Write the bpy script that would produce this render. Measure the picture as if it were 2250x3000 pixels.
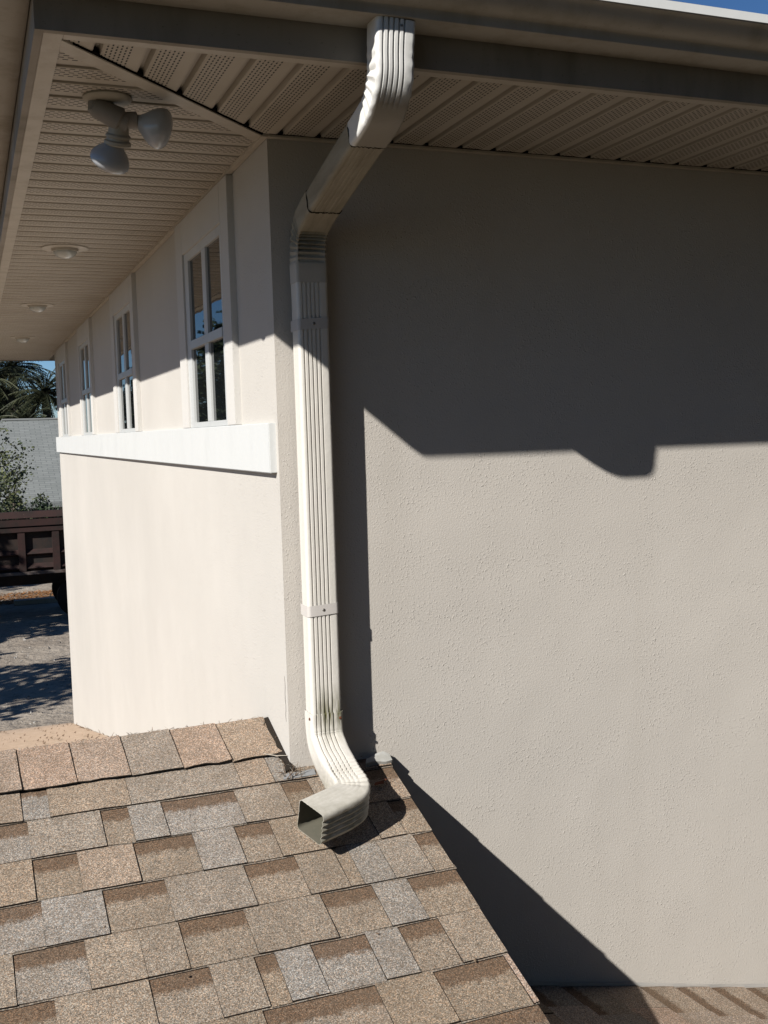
import bpy, bmesh, math, random
from mathutils import Vector, Matrix

for o in list(bpy.data.objects):
    bpy.data.objects.remove(o)
sc = bpy.context.scene
COL = sc.collection
rnd = random.Random(7)

# ------------------------------------------------------------------ camera
CAM = Vector((-0.7755, -2.7628, 0.9226))
FW = Vector((0.36132739, 0.92931506, -0.07626298))
RT = Vector((0.93079421, -0.36433742, -0.0296712))
UP = Vector((0.05535935, 0.06026412, 0.99664616))
cam = bpy.data.cameras.new('camera')
cam.sensor_fit = 'HORIZONTAL'; cam.sensor_width = 36.0
cam.lens = 3109.3 / 2250.0 * 36.0
cam.clip_start = 0.05; cam.clip_end = 1000
co = bpy.data.objects.new('camera', cam)
COL.objects.link(co)
co.matrix_world = Matrix(((RT.x, UP.x, -FW.x, CAM.x), (RT.y, UP.y, -FW.y, CAM.y), (RT.z, UP.z, -FW.z, CAM.z), (0, 0, 0, 1)))
sc.camera = co

# ------------------------------------------------------------------ light
SUN = Vector((-1.566, -1.0, 1.278)).normalized()      # towards the sun
w = bpy.data.worlds.new('World'); sc.world = w; w.use_nodes = True
nt = w.node_tree
bg = nt.nodes['Background']
sky = nt.nodes.new('ShaderNodeTexSky'); sky.sky_type = 'NISHITA'; sky.sun_disc = False
sky.sun_elevation = math.asin(SUN.z); sky.sun_rotation = math.atan2(SUN.x, SUN.y)
sky.air_density = 0.9; sky.dust_density = 0.0; sky.ozone_density = 6.0; sky.altitude = 1500
hs = nt.nodes.new('ShaderNodeHueSaturation'); hs.inputs['Saturation'].default_value = 1.08
nt.links.new(sky.outputs[0], hs.inputs['Color']); nt.links.new(hs.outputs[0], bg.inputs[0]); bg.inputs[1].default_value = 0.05
sun = bpy.data.lights.new('sun', 'SUN'); sun.energy = 5.0; sun.angle = math.radians(0.55)
sun.color = (1.0, 0.972, 0.925)
so = bpy.data.objects.new('sun', sun); COL.objects.link(so)
so.rotation_euler = (-SUN).to_track_quat('-Z', 'Y').to_euler()
so.location = (-6, -6, 8)
vs = sc.view_settings
vs.view_transform = 'Standard'; vs.look = 'None'; vs.exposure = 0.72; vs.gamma = 1.0; vs.use_curve_mapping = False
sc.cycles.max_bounces = 6; sc.cycles.diffuse_bounces = 2

# ------------------------------------------------------------------ materials
ALB = 0.60      # overall albedo level; the exposure is set for it
class NB:
    """small helper to write node graphs"""
    def __init__(s, name, rough=0.8, spec=0.3, metal=0.0):
        s.m = bpy.data.materials.new(name); s.m.use_nodes = True
        s.t = s.m.node_tree; s.b = s.t.nodes['Principled BSDF']
        s.b.inputs['Roughness'].default_value = rough
        s.b.inputs['Specular IOR Level'].default_value = spec
        s.b.inputs['Metallic'].default_value = metal
        s.tc = s.t.nodes.new('ShaderNodeTexCoord').outputs['Object']
    def n(s, typ, **kw):
        nd = s.t.nodes.new(typ)
        for k, v in kw.items(): setattr(nd, k, v)
        return nd
    def put(s, sock, v):
        if isinstance(v, bpy.types.NodeSocket): s.t.links.new(v, sock)
        else: sock.default_value = v
    def math(s, op, a, b=0.0, c=0.0, clamp=False):
        nd = s.n('ShaderNodeMath', operation=op, use_clamp=clamp)
        s.put(nd.inputs[0], a); s.put(nd.inputs[1], b)
        if op in ('MULTIPLY_ADD', 'SMOOTH_MIN', 'COMPARE'): s.put(nd.inputs[2], c)
        return nd.outputs[0]
    def noise(s, scale, detail=3.0, rough=0.5, vec=None, dist=0.0):
        nd = s.n('ShaderNodeTexNoise'); s.put(nd.inputs['Vector'], vec or s.tc)
        nd.inputs['Scale'].default_value = scale; nd.inputs['Detail'].default_value = detail
        nd.inputs['Roughness'].default_value = rough; nd.inputs['Distortion'].default_value = dist
        return nd.outputs['Fac']
    def vor(s, scale, out='Color', vec=None):
        nd = s.n('ShaderNodeTexVoronoi'); s.put(nd.inputs['Vector'], vec or s.tc)
        nd.inputs['Scale'].default_value = scale
        return nd.outputs[out]
    def ramp(s, f, stops):
        nd = s.n('ShaderNodeValToRGB'); s.put(nd.inputs[0], f)
        e = nd.color_ramp.elements
        while len(e) < len(stops): e.new(0.5)
        for i, (p, c) in enumerate(stops):
            e[i].position = p; e[i].color = (c[0], c[1], c[2], 1) if not isinstance(c, (int, float)) else (c, c, c, 1)
        return nd.outputs[0]
    def mix(s, f, a, b, mode='MIX'):
        nd = s.n('ShaderNodeMix', data_type='RGBA', blend_type=mode)
        s.put(nd.inputs['Factor'], f)
        for k, v in ((6, a), (7, b)):
            s.put(nd.inputs[k], (v[0], v[1], v[2], 1) if isinstance(v, (tuple, list)) else v)
        return nd.outputs[2]
    def sep(s, v):
        nd = s.n('ShaderNodeSeparateXYZ'); s.put(nd.inputs[0], v); return nd.outputs
    def bump(s, h, dist=0.002, strength=1.0, nrm=None):
        nd = s.n('ShaderNodeBump'); s.put(nd.inputs['Height'], h)
        nd.inputs['Distance'].default_value = dist; nd.inputs['Strength'].default_value = strength
        if nrm: s.put(nd.inputs['Normal'], nrm)
        return nd.outputs[0]
    def mapping(s, scale):
        nd = s.n('ShaderNodeMapping'); s.put(nd.inputs[0], s.tc); nd.inputs['Scale'].default_value = scale
        return nd.outputs[0]
    def done(s, col, nrm=None, rough=None):
        if isinstance(col, (tuple, list)): s.put(s.b.inputs['Base Color'], (col[0] * ALB, col[1] * ALB, col[2] * ALB, 1))
        else: s.put(s.b.inputs['Base Color'], s.mix(1.0, col, [ALB] * 3, 'MULTIPLY'))
        if nrm: s.put(s.b.inputs['Normal'], nrm)
        if rough is not None: s.put(s.b.inputs['Roughness'], rough)
        return s.m

def stucco(name, col, amp, streak=0.16):
    b = NB(name, 0.9, 0.2)
    big = b.noise(0.9, 3, 0.6)
    mid = b.noise(9, 3, 0.6)
    c = b.mix(b.ramp(big, [(0.3, 0), (0.7, 1)]), [v * 0.94 for v in col], [min(1, v * 1.04) for v in col])
    stk = b.ramp(b.noise(1.0, 4, 0.6, vec=b.mapping((5, 5, 0.35))), [(0.5, 0), (0.8, streak)])
    c = b.mix(stk, c, [col[0] * 0.72, col[1] * 0.70, col[2] * 0.66])
    c = b.mix(b.math('MULTIPLY', b.ramp(mid, [(0.45, 0), (0.75, 1)]), 0.10), c, [v * 0.82 for v in col])
    # knock-down texture: small raised flecks over a fine sand grain
    fl = b.noise(125, 3, 0.6, dist=0.4)
    fl = b.ramp(fl, [(0.56, 0), (0.72, 1)])
    pat = b.ramp(b.noise(7, 3, 0.6), [(0.38, 0.15), (0.66, 1)])
    gr = b.noise(190, 3, 0.65)
    h = b.math('ADD', b.math('MULTIPLY', fl, pat), b.math('MULTIPLY', gr, 0.8))
    wav = b.noise(2.2, 2, 0.5)
    n1 = b.bump(wav, 0.02, 0.35)
    return b.done(c, b.bump(h, amp, 1.0, n1))

def paint(name, col, rough=0.45, dirt=0.15, dcol=(0.25, 0.21, 0.15), scale=12, spec=0.4):
    b = NB(name, rough, spec)
    st = b.noise(1.0, 4, 0.65, vec=b.mapping((scale, scale, scale * 0.25)))
    f = b.math('MULTIPLY', b.ramp(st, [(0.48, 0), (0.75, 1)]), dirt)
    c = b.mix(f, list(col), list(dcol))
    sp = b.ramp(b.noise(140, 2, 0.6), [(0.66, 0), (0.74, 1)])
    c = b.mix(b.math('MULTIPLY', sp, dirt * 0.8), c, list(dcol))
    return b.done(c, b.bump(b.noise(30, 3, 0.5), 0.0015, 0.35), b.ramp(st, [(0.3, rough * 0.85), (0.8, min(1, rough * 1.3))]))

M = {}
M['wall'] = stucco('stucco_textured', (0.72, 0.665, 0.595), 0.0012)
M['wall_side'] = stucco('stucco_smooth', (0.745, 0.70, 0.635), 0.0011, 0.03)
M['trim'] = paint('trim_paint', (0.88, 0.885, 0.86), 0.5, 0.04)
M['trim_beige'] = stucco('trim_stucco', (0.82, 0.79, 0.74), 0.0008)
M['vinyl'] = paint('window_vinyl', (0.80, 0.81, 0.79), 0.35, 0.06)
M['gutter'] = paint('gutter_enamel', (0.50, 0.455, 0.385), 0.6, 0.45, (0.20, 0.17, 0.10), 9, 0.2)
M['fascia'] = paint('fascia_metal', (0.40, 0.355, 0.30), 0.7, 0.5, (0.14, 0.12, 0.08), 6, 0.12)
M['channel'] = paint('soffit_channel', (0.62, 0.55, 0.45), 0.5, 0.25)
M['screw'] = NB('screw_head', 0.4, 0.5, 0.8).done((0.45, 0.42, 0.38))
M['rust'] = NB('rusty_screw', 0.9, 0.2).done((0.16, 0.06, 0.03))
M['dark'] = NB('dark_gap', 1.0, 0.0).done((0.01, 0.009, 0.008))
M['edge'] = NB('asphalt_edge', 0.95, 0.1).done((0.035, 0.028, 0.022))
M['flash'] = paint('flashing_metal', (0.36, 0.37, 0.38), 0.55, 0.5)
M['sealant'] = paint('sealed_flashing', (0.58, 0.58, 0.55), 0.6, 0.55)
M['seam'] = NB('seam_sealant', 0.9, 0.1).done((0.05, 0.042, 0.03))

def downspout_mat():
    b = NB('downspout_enamel', 0.42, 0.4)
    st = b.noise(1.0, 4, 0.65, vec=b.mapping((60, 60, 7)))
    f = b.math('MULTIPLY', b.ramp(st, [(0.5, 0), (0.8, 1)]), 0.16)
    c = b.mix(f, [0.92, 0.87, 0.785], [0.5, 0.43, 0.30])
    z = b.sep(b.tc)[2]
    x = b.sep(b.tc)[0]
    # mould just above the sleeve of the lower elbow and in its ribs
    d = b.math('SUBTRACT', 1.0, b.math('DIVIDE', b.math('ABSOLUTE', b.math('SUBTRACT', z, 0.165)), 0.085), clamp=True)
    nz = b.noise(1.0, 3, 0.6, vec=b.mapping((150, 30, 14)))
    mask = b.math('MULTIPLY', d, b.ramp(nz, [(0.33, 0), (0.60, 1)]))
    inx = b.ramp(x, [(0.052, 0), (0.066, 1)])
    mask = b.math('MULTIPLY', b.math('MULTIPLY', mask, inx), 1.0, clamp=True)
    c = b.mix(mask, c, [0.16, 0.15, 0.055])
    low = b.math('SUBTRACT', 1.0, b.math('DIVIDE', b.math('ADD', z, 0.010), 0.080), clamp=True)
    gn = b.ramp(b.noise(1.0, 4, 0.7, vec=b.mapping((30, 30, 60))), [(0.32, 0.5), (0.66, 1)])
    c = b.mix(b.math('MULTIPLY', b.math('MULTIPLY', low, gn), 0.9), c, [0.23, 0.21, 0.135])
    return b.done(c, b.bump(b.noise(38, 3, 0.6), 0.0025, 0.35), 0.42)
M['spout'] = downspout_mat()
def top_elbow_mat():
    b = NB('downspout_elbow_enamel', 0.45, 0.35)
    xyz = b.sep(b.tc)
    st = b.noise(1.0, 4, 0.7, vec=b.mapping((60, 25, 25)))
    # soiling and underside shade painted together under the bend, left side kept pale
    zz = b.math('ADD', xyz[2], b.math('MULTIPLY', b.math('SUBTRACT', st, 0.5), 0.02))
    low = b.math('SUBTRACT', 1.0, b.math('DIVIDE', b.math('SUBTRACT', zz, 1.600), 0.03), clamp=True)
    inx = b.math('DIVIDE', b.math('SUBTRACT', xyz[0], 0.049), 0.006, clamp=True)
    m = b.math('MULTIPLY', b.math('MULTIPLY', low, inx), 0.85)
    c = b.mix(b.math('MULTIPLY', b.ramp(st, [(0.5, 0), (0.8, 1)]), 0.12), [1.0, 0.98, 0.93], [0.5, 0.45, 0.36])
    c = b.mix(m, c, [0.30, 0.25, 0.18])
    return b.done(c, b.bump(b.noise(38, 3, 0.6), 0.002, 0.35))
M['inner'] = paint('grimy_inside', (0.16, 0.15, 0.11), 0.8, 0.5)
M['strap'] = paint('strap_enamel', (0.74, 0.69, 0.64), 0.5, 0.1)
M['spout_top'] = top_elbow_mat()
def offset_mat():
    b = NB('soiled_downspout', 0.7, 0.2)
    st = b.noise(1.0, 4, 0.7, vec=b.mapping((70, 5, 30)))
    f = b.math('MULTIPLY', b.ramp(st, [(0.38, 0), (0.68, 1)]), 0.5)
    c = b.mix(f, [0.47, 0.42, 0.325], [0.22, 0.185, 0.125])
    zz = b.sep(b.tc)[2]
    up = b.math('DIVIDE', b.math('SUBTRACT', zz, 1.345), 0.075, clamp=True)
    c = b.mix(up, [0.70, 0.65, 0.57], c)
    return b.done(c, b.bump(b.noise(30, 3, 0.6), 0.003, 0.4))
M['offset'] = offset_mat()

def soffit_mat(name, along, across, org):
    b = NB(name, 0.6, 0.25)
    xyz = b.sep(b.tc)
    l, t = xyz[along], xyz[across]
    P = 0.1036
    u = b.math('FRACT', b.math('DIVIDE', b.math('SUBTRACT', t, org), P))
    tt = b.math('MULTIPLY', u, P)
    pt, pl = (0.0092, 0.0165) if along == 1 else (0.0118, 0.019)
    colf = b.math('DIVIDE', b.math('SUBTRACT', tt, 0.024), pt)
    ci = b.math('FLOOR', colf)
    cf = b.math('SUBTRACT', colf, ci)
    sh = b.math('MULTIPLY', b.math('MODULO', b.math('ADD', ci, 10), 2), 0.5)
    lf = b.math('FRACT', b.math('ADD', b.math('DIVIDE', l, pl), sh))
    m = b.math('MULTIPLY', b.math('LESS_THAN', lf, 0.60), b.math('LESS_THAN', cf, 0.38))
    m = b.math('MULTIPLY', m, b.math('MULTIPLY', b.math('GREATER_THAN', colf, 0.0), b.math('LESS_THAN', colf, 6.0 if along == 1 else 5.0)))
    big = b.noise(3.0, 4, 0.6)
    c = b.mix(b.ramp(big, [(0.45, 0), (0.75, 0.5)]), [0.62, 0.55, 0.455], [0.44, 0.375, 0.27])
    gv = b.ramp(u, [(0.0, 0.75), (0.10, 0.75), (0.16, 1), (0.93, 1), (1.0, 0.75)])
    c = b.mix(1.0, c, gv, 'MULTIPLY')
    c = b.mix(m, c, [0.03, 0.025, 0.02])
    return b.done(c, b.bump(big, 0.003, 0.3))
M['soffA'] = soffit_mat('vented_soffit_front', 1, 0, 0.021)
M['soffB'] = soffit_mat('vented_soffit_side', 0, 1, 0.005)

def shingle_mat(name, gain=1.0, dull=0.0):
    b = NB(name, 0.95, 0.15)
    at = b.n('ShaderNodeAttribute', attribute_name='tone').outputs['Color']
    sp = b.n('ShaderNodeSeparateColor'); b.put(sp.inputs[0], at)
    tone, hue, band = sp.outputs[0], sp.outputs[1], sp.outputs[2]
    v = b.sep(b.n('ShaderNodeUVMap').outputs[0])[1]
    tan = b.ramp(tone, [(0, (0.33, 0.26, 0.19)), (0.5, (0.455, 0.36, 0.265)), (1, (0.56, 0.41, 0.315))])
    gry = b.ramp(tone, [(0, (0.36, 0.325, 0.28)), (1, (0.49, 0.445, 0.395))])
    c = b.mix(hue, tan, gry)
    edge = b.noise(60, 3, 0.7)
    cut = b.math('ADD', v, b.math('MULTIPLY', b.math('SUBTRACT', edge, 0.5), 0.35))
    bm_ = b.math('MULTIPLY', b.ramp(cut, [(0.58, 0), (0.68, 1)]), band)
    c = b.mix(b.math('MULTIPLY', bm_, 0.9), c, [0.20, 0.128, 0.08])
    # granules
    cells = b.vor(520)
    g1 = b.n('ShaderNodeSeparateColor'); b.put(g1.inputs[0], cells)
    gv = b.ramp(g1.outputs[0], [(0.0, 0.26), (0.22, 0.64), (0.7, 1.08), (1.0, 1.95)])
    c = b.mix(1.0, c, gv, 'MULTIPLY')
    hue2 = b.ramp(g1.outputs[1], [(0, (1.12, 0.95, 0.82)), (0.5, (1, 1, 1)), (1, (0.9, 1.0, 1.1))])
    c = b.mix(1.0, c, hue2, 'MULTIPLY')
    lg = b.noise(14, 4, 0.65)
    c = b.mix(b.ramp(lg, [(0.35, 0.0), (0.75, 0.35)]), c, [0.17, 0.125, 0.09])
    st = b.ramp(b.noise(3.1, 4, 0.65, vec=b.mapping((1, 0.6, 1))), [(0.45, 0.0), (0.75, 0.45)])
    c = b.mix(st, c, [0.20, 0.145, 0.095])
    c = b.mix(1.0, c, [gain, gain, gain], 'MULTIPLY')
    h = b.math('ADD', b.math('MULTIPLY', g1.outputs[2], 1.0), b.math('MULTIPLY', b.noise(22, 3), 2.0))
    return b.done(c, b.bump(h, 0.0011, 0.9))
M['shingle'] = shingle_mat('laminated_shingle')
def tanroof():
    b = NB('shingle_far_slope', 0.95, 0.1)
    c = b.mix(b.ramp(b.noise(14, 4, 0.7), [(0.3, 0), (0.7, 1)]), [0.60, 0.44, 0.31], [0.74, 0.56, 0.42])
    g = b.ramp(b.vor(220, 'Distance'), [(0.1, 0.85), (0.5, 1.05)])
    return b.done(b.mix(1.0, c, g, 'MULTIPLY'), b.bump(b.noise(90, 3), 0.004, 0.8))
M['tanroof'] = tanroof()
M['litter'] = paint('dry_leaf', (0.20, 0.13, 0.08), 0.9, 0.5)
M['litter_pale'] = paint('dry_needle', (0.50, 0.44, 0.36), 0.9, 0.2)
def glass_mat():
    b = NB('window_glass', 0.015, 0.6)
    return b.done((0.012, 0.014, 0.014), b.bump(b.noise(2.2, 2), 0.004, 0.25))
M['glass'] = glass_mat()
M['lamp'] = paint('lamp_holder_metal', (0.34, 0.30, 0.26), 0.5, 0.5)
M['lamp_white'] = paint('lamp_socket', (0.50, 0.45, 0.36), 0.5, 0.2)
def bulb_mat():
    b = NB('bulb_glass', 0.2, 0.5)
    return b.done((0.50, 0.51, 0.53))
M['bulb'] = bulb_mat()
M['can'] = NB('diffuser_glass', 0.12, 0.6).done((0.62, 0.62, 0.57))

# ------------------------------------------------------------------ mesh helpers
class MB:
    def __init__(s): s.v = []; s.f = []; s.m = []; s.uv = {}; s.tone = {}
    def face(s, pts, mi=0, uv=None, tone=None):
        i = len(s.v); s.v += [tuple(p) for p in pts]
        s.f.append(tuple(range(i, i + len(pts)))); s.m.append(mi)
        if uv: s.uv[len(s.f) - 1] = uv
        if tone: s.tone[len(s.f) - 1] = tone
    def box(s, a, b, mi=0):
        x0, y0, z0 = a; x1, y1, z1 = b
        i = len(s.v)
        s.v += [(x0, y0, z0), (x1, y0, z0), (x1, y1, z0), (x0, y1, z0), (x0, y0, z1), (x1, y0, z1), (x1, y1, z1), (x0, y1, z1)]
        for q in ((0, 3, 2, 1), (4, 5, 6, 7), (0, 1, 5, 4), (1, 2, 6, 5), (2, 3, 7, 6), (3, 0, 4, 7)):
            s.f.append(tuple(i + k for k in q)); s.m.append(mi)
    def prism(s, poly, z0, z1, mi=0):
        n = len(poly); i = len(s.v)
        s.v += [(p[0], p[1], z0) for p in poly] + [(p[0], p[1], z1) for p in poly]
        s.f.append(tuple(i + k for k in reversed(range(n)))); s.m.append(mi)
        s.f.append(tuple(i + n + k for k in range(n))); s.m.append(mi)
        for k in range(n):
            s.f.append((i + k, i + (k + 1) % n, i + n + (k + 1) % n, i + n + k)); s.m.append(mi)
    def hexa(s, p, mi=0):
        i = len(s.v); s.v += [tuple(q) for q in p]
        for q in ((0, 3, 2, 1), (4, 5, 6, 7), (0, 1, 5, 4), (1, 2, 6, 5), (2, 3, 7, 6), (3, 0, 4, 7)):
            s.f.append(tuple(i + k for k in q)); s.m.append(mi)
    def rings(s, rings, mi=0, cap=(True, True), closed=True):
        n = len(rings[0]); i = len(s.v)
        for r in rings: s.v += [tuple(p) for p in r]
        for a in range(len(rings) - 1):
            for k in range(n if closed else n - 1):
                k2 = (k + 1) % n
                s.f.append((i + a * n + k, i + a * n + k2, i + (a + 1) * n + k2, i + (a + 1) * n + k)); s.m.append(mi)
        if cap[0]: s.f.append(tuple(i + k for k in reversed(range(n)))); s.m.append(mi)
        if cap[1]: s.f.append(tuple(i + (len(rings) - 1) * n + k for k in range(n))); s.m.append(mi)
    def tube(s, pts, rad, seg=8, mi=0):
        pts = [Vector(p) for p in pts]
        if not isinstance(rad, (list, tuple)): rad = [rad] * len(pts)
        R = []
        for k, p in enumerate(pts):
            d = (pts[min(k + 1, len(pts) - 1)] - pts[max(k - 1, 0)]).normalized()
            a = d.orthogonal().normalized() if k == 0 else (pa - d * pa.dot(d)).normalized()
            pa = a; bq = d.cross(a)
            R.append([p + (a * math.cos(t) + bq * math.sin(t)) * rad[k] for t in [2 * math.pi * j / seg for j in range(seg)]])
        s.rings(R, mi)
    def lathe(s, org, axis, prof, seg=32, mi=0):
        """prof: (distance along axis, radius)"""
        org = Vector(org); d = Vector(axis).normalized(); a = d.orthogonal().normalized(); bq = d.cross(a)
        R = [[org + d * h + (a * math.cos(t) + bq * math.sin(t)) * max(r, 1e-4) for t in [2 * math.pi * j / seg for j in range(seg)]] for h, r in prof]
        s.rings(R, mi)
    def build(s, name, mats, parent=None, smooth=0, recalc=True, solid=0, bevel=0):
        me = bpy.data.meshes.new(name)
        me.from_pydata(s.v, [], s.f)
        mats = mats if isinstance(mats, (list, tuple)) else [mats]
        for m in mats: me.materials.append(m)
        me.polygons.foreach_set('material_index', s.m)
        if s.uv or s.tone:
            me.uv_layers.new(name='UVMap'); me.color_attributes.new('tone', 'FLOAT_COLOR', 'CORNER')
            uvl = me.uv_layers['UVMap']; at = me.color_attributes['tone']
            for p in me.polygons:
                uv = s.uv.get(p.index); tn = s.tone.get(p.index)
                for j, li in enumerate(p.loop_indices):
                    if uv: uvl.data[li].uv = uv[j]
                    at.data[li].color = (*(tn or (0.5, 0.3, 0)), 1)
        if recalc or bevel:
            bm = bmesh.new(); bm.from_mesh(me)
            if smooth: bmesh.ops.remove_doubles(bm, verts=bm.verts, dist=1e-5)
            if bevel:
                es = [e for e in bm.edges if len(e.link_faces) == 2 and e.calc_face_angle(0) > 0.7]
                bmesh.ops.bevel(bm, geom=es, offset=bevel, segments=2, affect='EDGES', clamp_overlap=True)
            if recalc: bmesh.ops.recalc_face_normals(bm, faces=bm.faces)
            bm.to_mesh(me); bm.free()
        if smooth:
            me.polygons.foreach_set('use_smooth', [True] * len(me.polygons))
            me.set_sharp_from_angle(angle=math.radians(smooth))
        o = bpy.data.objects.new(name, me); COL.objects.link(o)
        if parent: o.parent = parent
        if solid:
            md = o.modifiers.new('thickness', 'SOLIDIFY'); md.thickness = solid; md.offset = -1
            if smooth:
                es_ = o.modifiers.new('edges', 'EDGE_SPLIT'); es_.split_angle = math.radians(smooth + 5); es_.use_edge_sharp = False
        return o

def tag(o, label=None, cat=None, group=None, kind=None):
    if label: o['label'] = label
    if cat: o['category'] = cat
    if group: o['group'] = group
    if kind: o['kind'] = kind
    return o
def thing(name, label, cat, loc=(0, 0, 0), group=None):
    o = bpy.data.objects.new(name, None); COL.objects.link(o); o.empty_display_size = 0.2
    o.location = (0, 0, 0); tag(o, label, cat, group)
    return o

# ================================================================== SETTING
GZ = -3.5
H = 1.703; WE = 0.60

def ground_mat():
    b = NB('dirt_lot', 0.95, 0.15)
    n1 = b.noise(0.55, 5, 0.65); n2 = b.noise(7, 5, 0.7)
    c = b.mix(b.ramp(n1, [(0.35, 0), (0.65, 1)]), [0.34, 0.285, 0.23], [0.50, 0.43, 0.35])
    c = b.mix(b.ramp(n2, [(0.52, 0), (0.72, 0.8)]), c, [0.10, 0.085, 0.07])
    ch = b.ramp(b.noise(11, 3, 0.7, dist=1.0), [(0.63, 0), (0.68, 1)])
    c = b.mix(ch, c, [0.52, 0.49, 0.45])
    return b.done(c, b.bump(b.math('ADD', b.noise(3, 5, 0.6), b.math('MULTIPLY', n2, 0.5)), 0.12, 0.8))
g = MB()
g.face([(-300, -300, GZ), (300, -300, GZ), (300, 500, GZ), (-300, 500, GZ)])
tag(g.build('ground', ground_mat()), kind='structure')

# unseen dark ground cover before the house, added to cut bounce light
lw = MB(); lw.face([(-40, -60, GZ + 0.02), (60, -60, GZ + 0.02), (60, -0.0, GZ + 0.02), (-40, -0.0, GZ + 0.02)])
lb = NB('bounce_cut_lawn', 0.95, 0.1)
tag(lw.build('bounce_cut_lawn', lb.done(lb.mix(lb.noise(4, 4, 0.7), [0.018, 0.03, 0.01], [0.045, 0.055, 0.02]))), kind='structure')

# ================================================================== HOUSE
house = thing('house', 'beige stucco house corner with vented soffits, white window trim and shingled lower roofs', 'house')

# walls
a = MB(); a.prism([(0, 0), (6, 0), (6, 0.15), (0.15, 0.15)], GZ, H + 0.05)
tag(a.build('wall', M['wall'], house), 'textured stucco wall mostly in roof shadow at the top')
YB = 7.36
a = MB(); a.prism([(0, 0), (0.15, 0.15), (0.15, YB), (0, YB)], GZ, H + 0.05)
tag(a.build('wall', M['wall_side'], house), 'smooth sunlit side wall with four windows')
a = MB(); a.prism([(0.15, YB), (0.15, YB - 0.15), (6, YB - 0.15), (6, YB)], GZ, H + 0.05)
a.build('wall', M['wall_side'], house)

a = MB(); a.box((5.85, 0.1505, GZ), (6, YB - 0.1505, H + 0.05)); a.build('wall', M['wall_side'], house)

# soffit panels with real V grooves
def groove_profile(t0, t1, org, P=0.1036):
    """list of (t, height) across the panels; grooves go up"""
    out = []; k = math.floor((t0 - org) / P) - 1
    while org + k * P < t1 + P:
        c0 = org + k * P
        for dt, dz in ((-0.001, 0.0), (0.003, 0.011), (0.011, 0.011), (0.016, 0.0), (0.019, 0.0012), (0.022, 0)):
            out.append((c0 + dt, dz))
        k += 1
    out = [(t, z) for t, z in out if t0 < t < t1]
    return [(t0, out[0][1])] + out + [(t1, out[-1][1])]
a = MB()
pr = groove_profile(-WE, 6.0, 0.021)
for (t0, z0), (t1, z1) in zip(pr, pr[1:]):
    a.face([(t0, -WE, H + z0), (t1, -WE, H + z1), (t1, min(0, t1), H + z1), (t0, min(0, t0), H + z0)])
tag(a.build('soffit', M['soffA'], house, recalc=False), 'perforated soffit over the shaded front wall')
a = MB()
pr = groove_profile(-WE, 8.07, 0.005)
for (t0, z0), (t1, z1) in zip(pr, pr[1:]):
    a.face([(-WE, t0, H + z0), (-WE, t1, H + z1), (min(0.15, t1 + (0.15 if t1 > YB else 0)) if t1 > 0 else t1, t1, H + z1), (min(0, t0), t0, H + z0)])
tag(a.build('soffit', M['soffB'], house, recalc=False), 'perforated soffit over the sunlit side wall')
# board closing the far end above the soffit beyond the wall
a = MB(); a.box((0, YB, H), (6, 8.07, H + 0.02))
a.build('soffit', M['channel'], house)
# channels
a = MB()
def strip(x0, y0, x1, y1, zb=H - 0.006, zt=H + 0.002): a.box((x0, y0, zb), (x1, y1, zt))
strip(-WE, -WE, -WE + 0.038, 2.35); strip(-WE, 2.352, -WE + 0.038, 5.1, H - 0.0052); strip(-WE, 5.102, -WE + 0.038, 8.07)
strip(-WE + 0.038, -WE, 2.2, -WE + 0.032); strip(2.203, -WE, 6, -WE + 0.032, H - 0.0052)
tag(a.build('soffit_channel', M['channel'], house, bevel=0.0015), 'pale channel along the outer soffit edge')
a = MB()
strip(-0.022, -0.022, -0.001, YB, H - 0.007); strip(-0.001, -0.024, 6, -0.001, H - 0.007)
a.build('soffit_channel', M['channel'], house, bevel=0.0015)
# mitre board
a = MB(); e = 0.062
a.prism([(-WE + 0.036, -WE + 0.036), (-0.008, -0.008), (-0.008, -0.008 + e), (-WE + 0.036, -WE + 0.036 + e)], H - 0.005, H + 0.001)
a.build('mitre_strip', M['channel'], house, bevel=0.0012)
lo, up_l = [], []
k = -5
while 0.021 + k * 0.1036 < -0.02:
    x = 0.021 + k * 0.1036 + 0.006
    if x > -WE + 0.04:
        up_l += [(x - 0.008, x - 0.0135), (x - 0.003, x - 0.022), (x + 0.0055, x - 0.012), (x + 0.009, x + 0.0045)]
    k += 1
a = MB(); a.prism([(-WE + 0.06, -WE + 0.0565)] + [(x_, y_) for x_, y_ in up_l] + [(-0.012, -0.017), (-0.012, -0.014)] + [(-WE + 0.06, -WE + 0.0595)], H - 0.0035, H + 0.003)
a.build('soffit_gap', M['dark'], house)
# small gaps where grooves meet the front wall channel
pl_ = [(0.0, -0.0242)]
k = 0
while 0.021 + k * 0.1036 < 4:
    x = 0.021 + k * 0.1036 + 0.006
    pl_ += [(x - 0.009, -0.0246), (x - 0.002, -0.040), (x + 0.006, -0.037), (x + 0.0095, -0.0246)]
    if rnd.random() < 0.4: pl_ += [(x + 0.02, -0.029), (x + 0.06, -0.0285), (x + 0.072, -0.0246)]
    k += 1
a = MB(); a.prism(pl_ + [(4.1, -0.0246), (4.1, -0.0238), (0.0, -0.0238)], H - 0.0015, H + 0.003)
a.build('soffit_gap', M['dark'], house)
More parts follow.
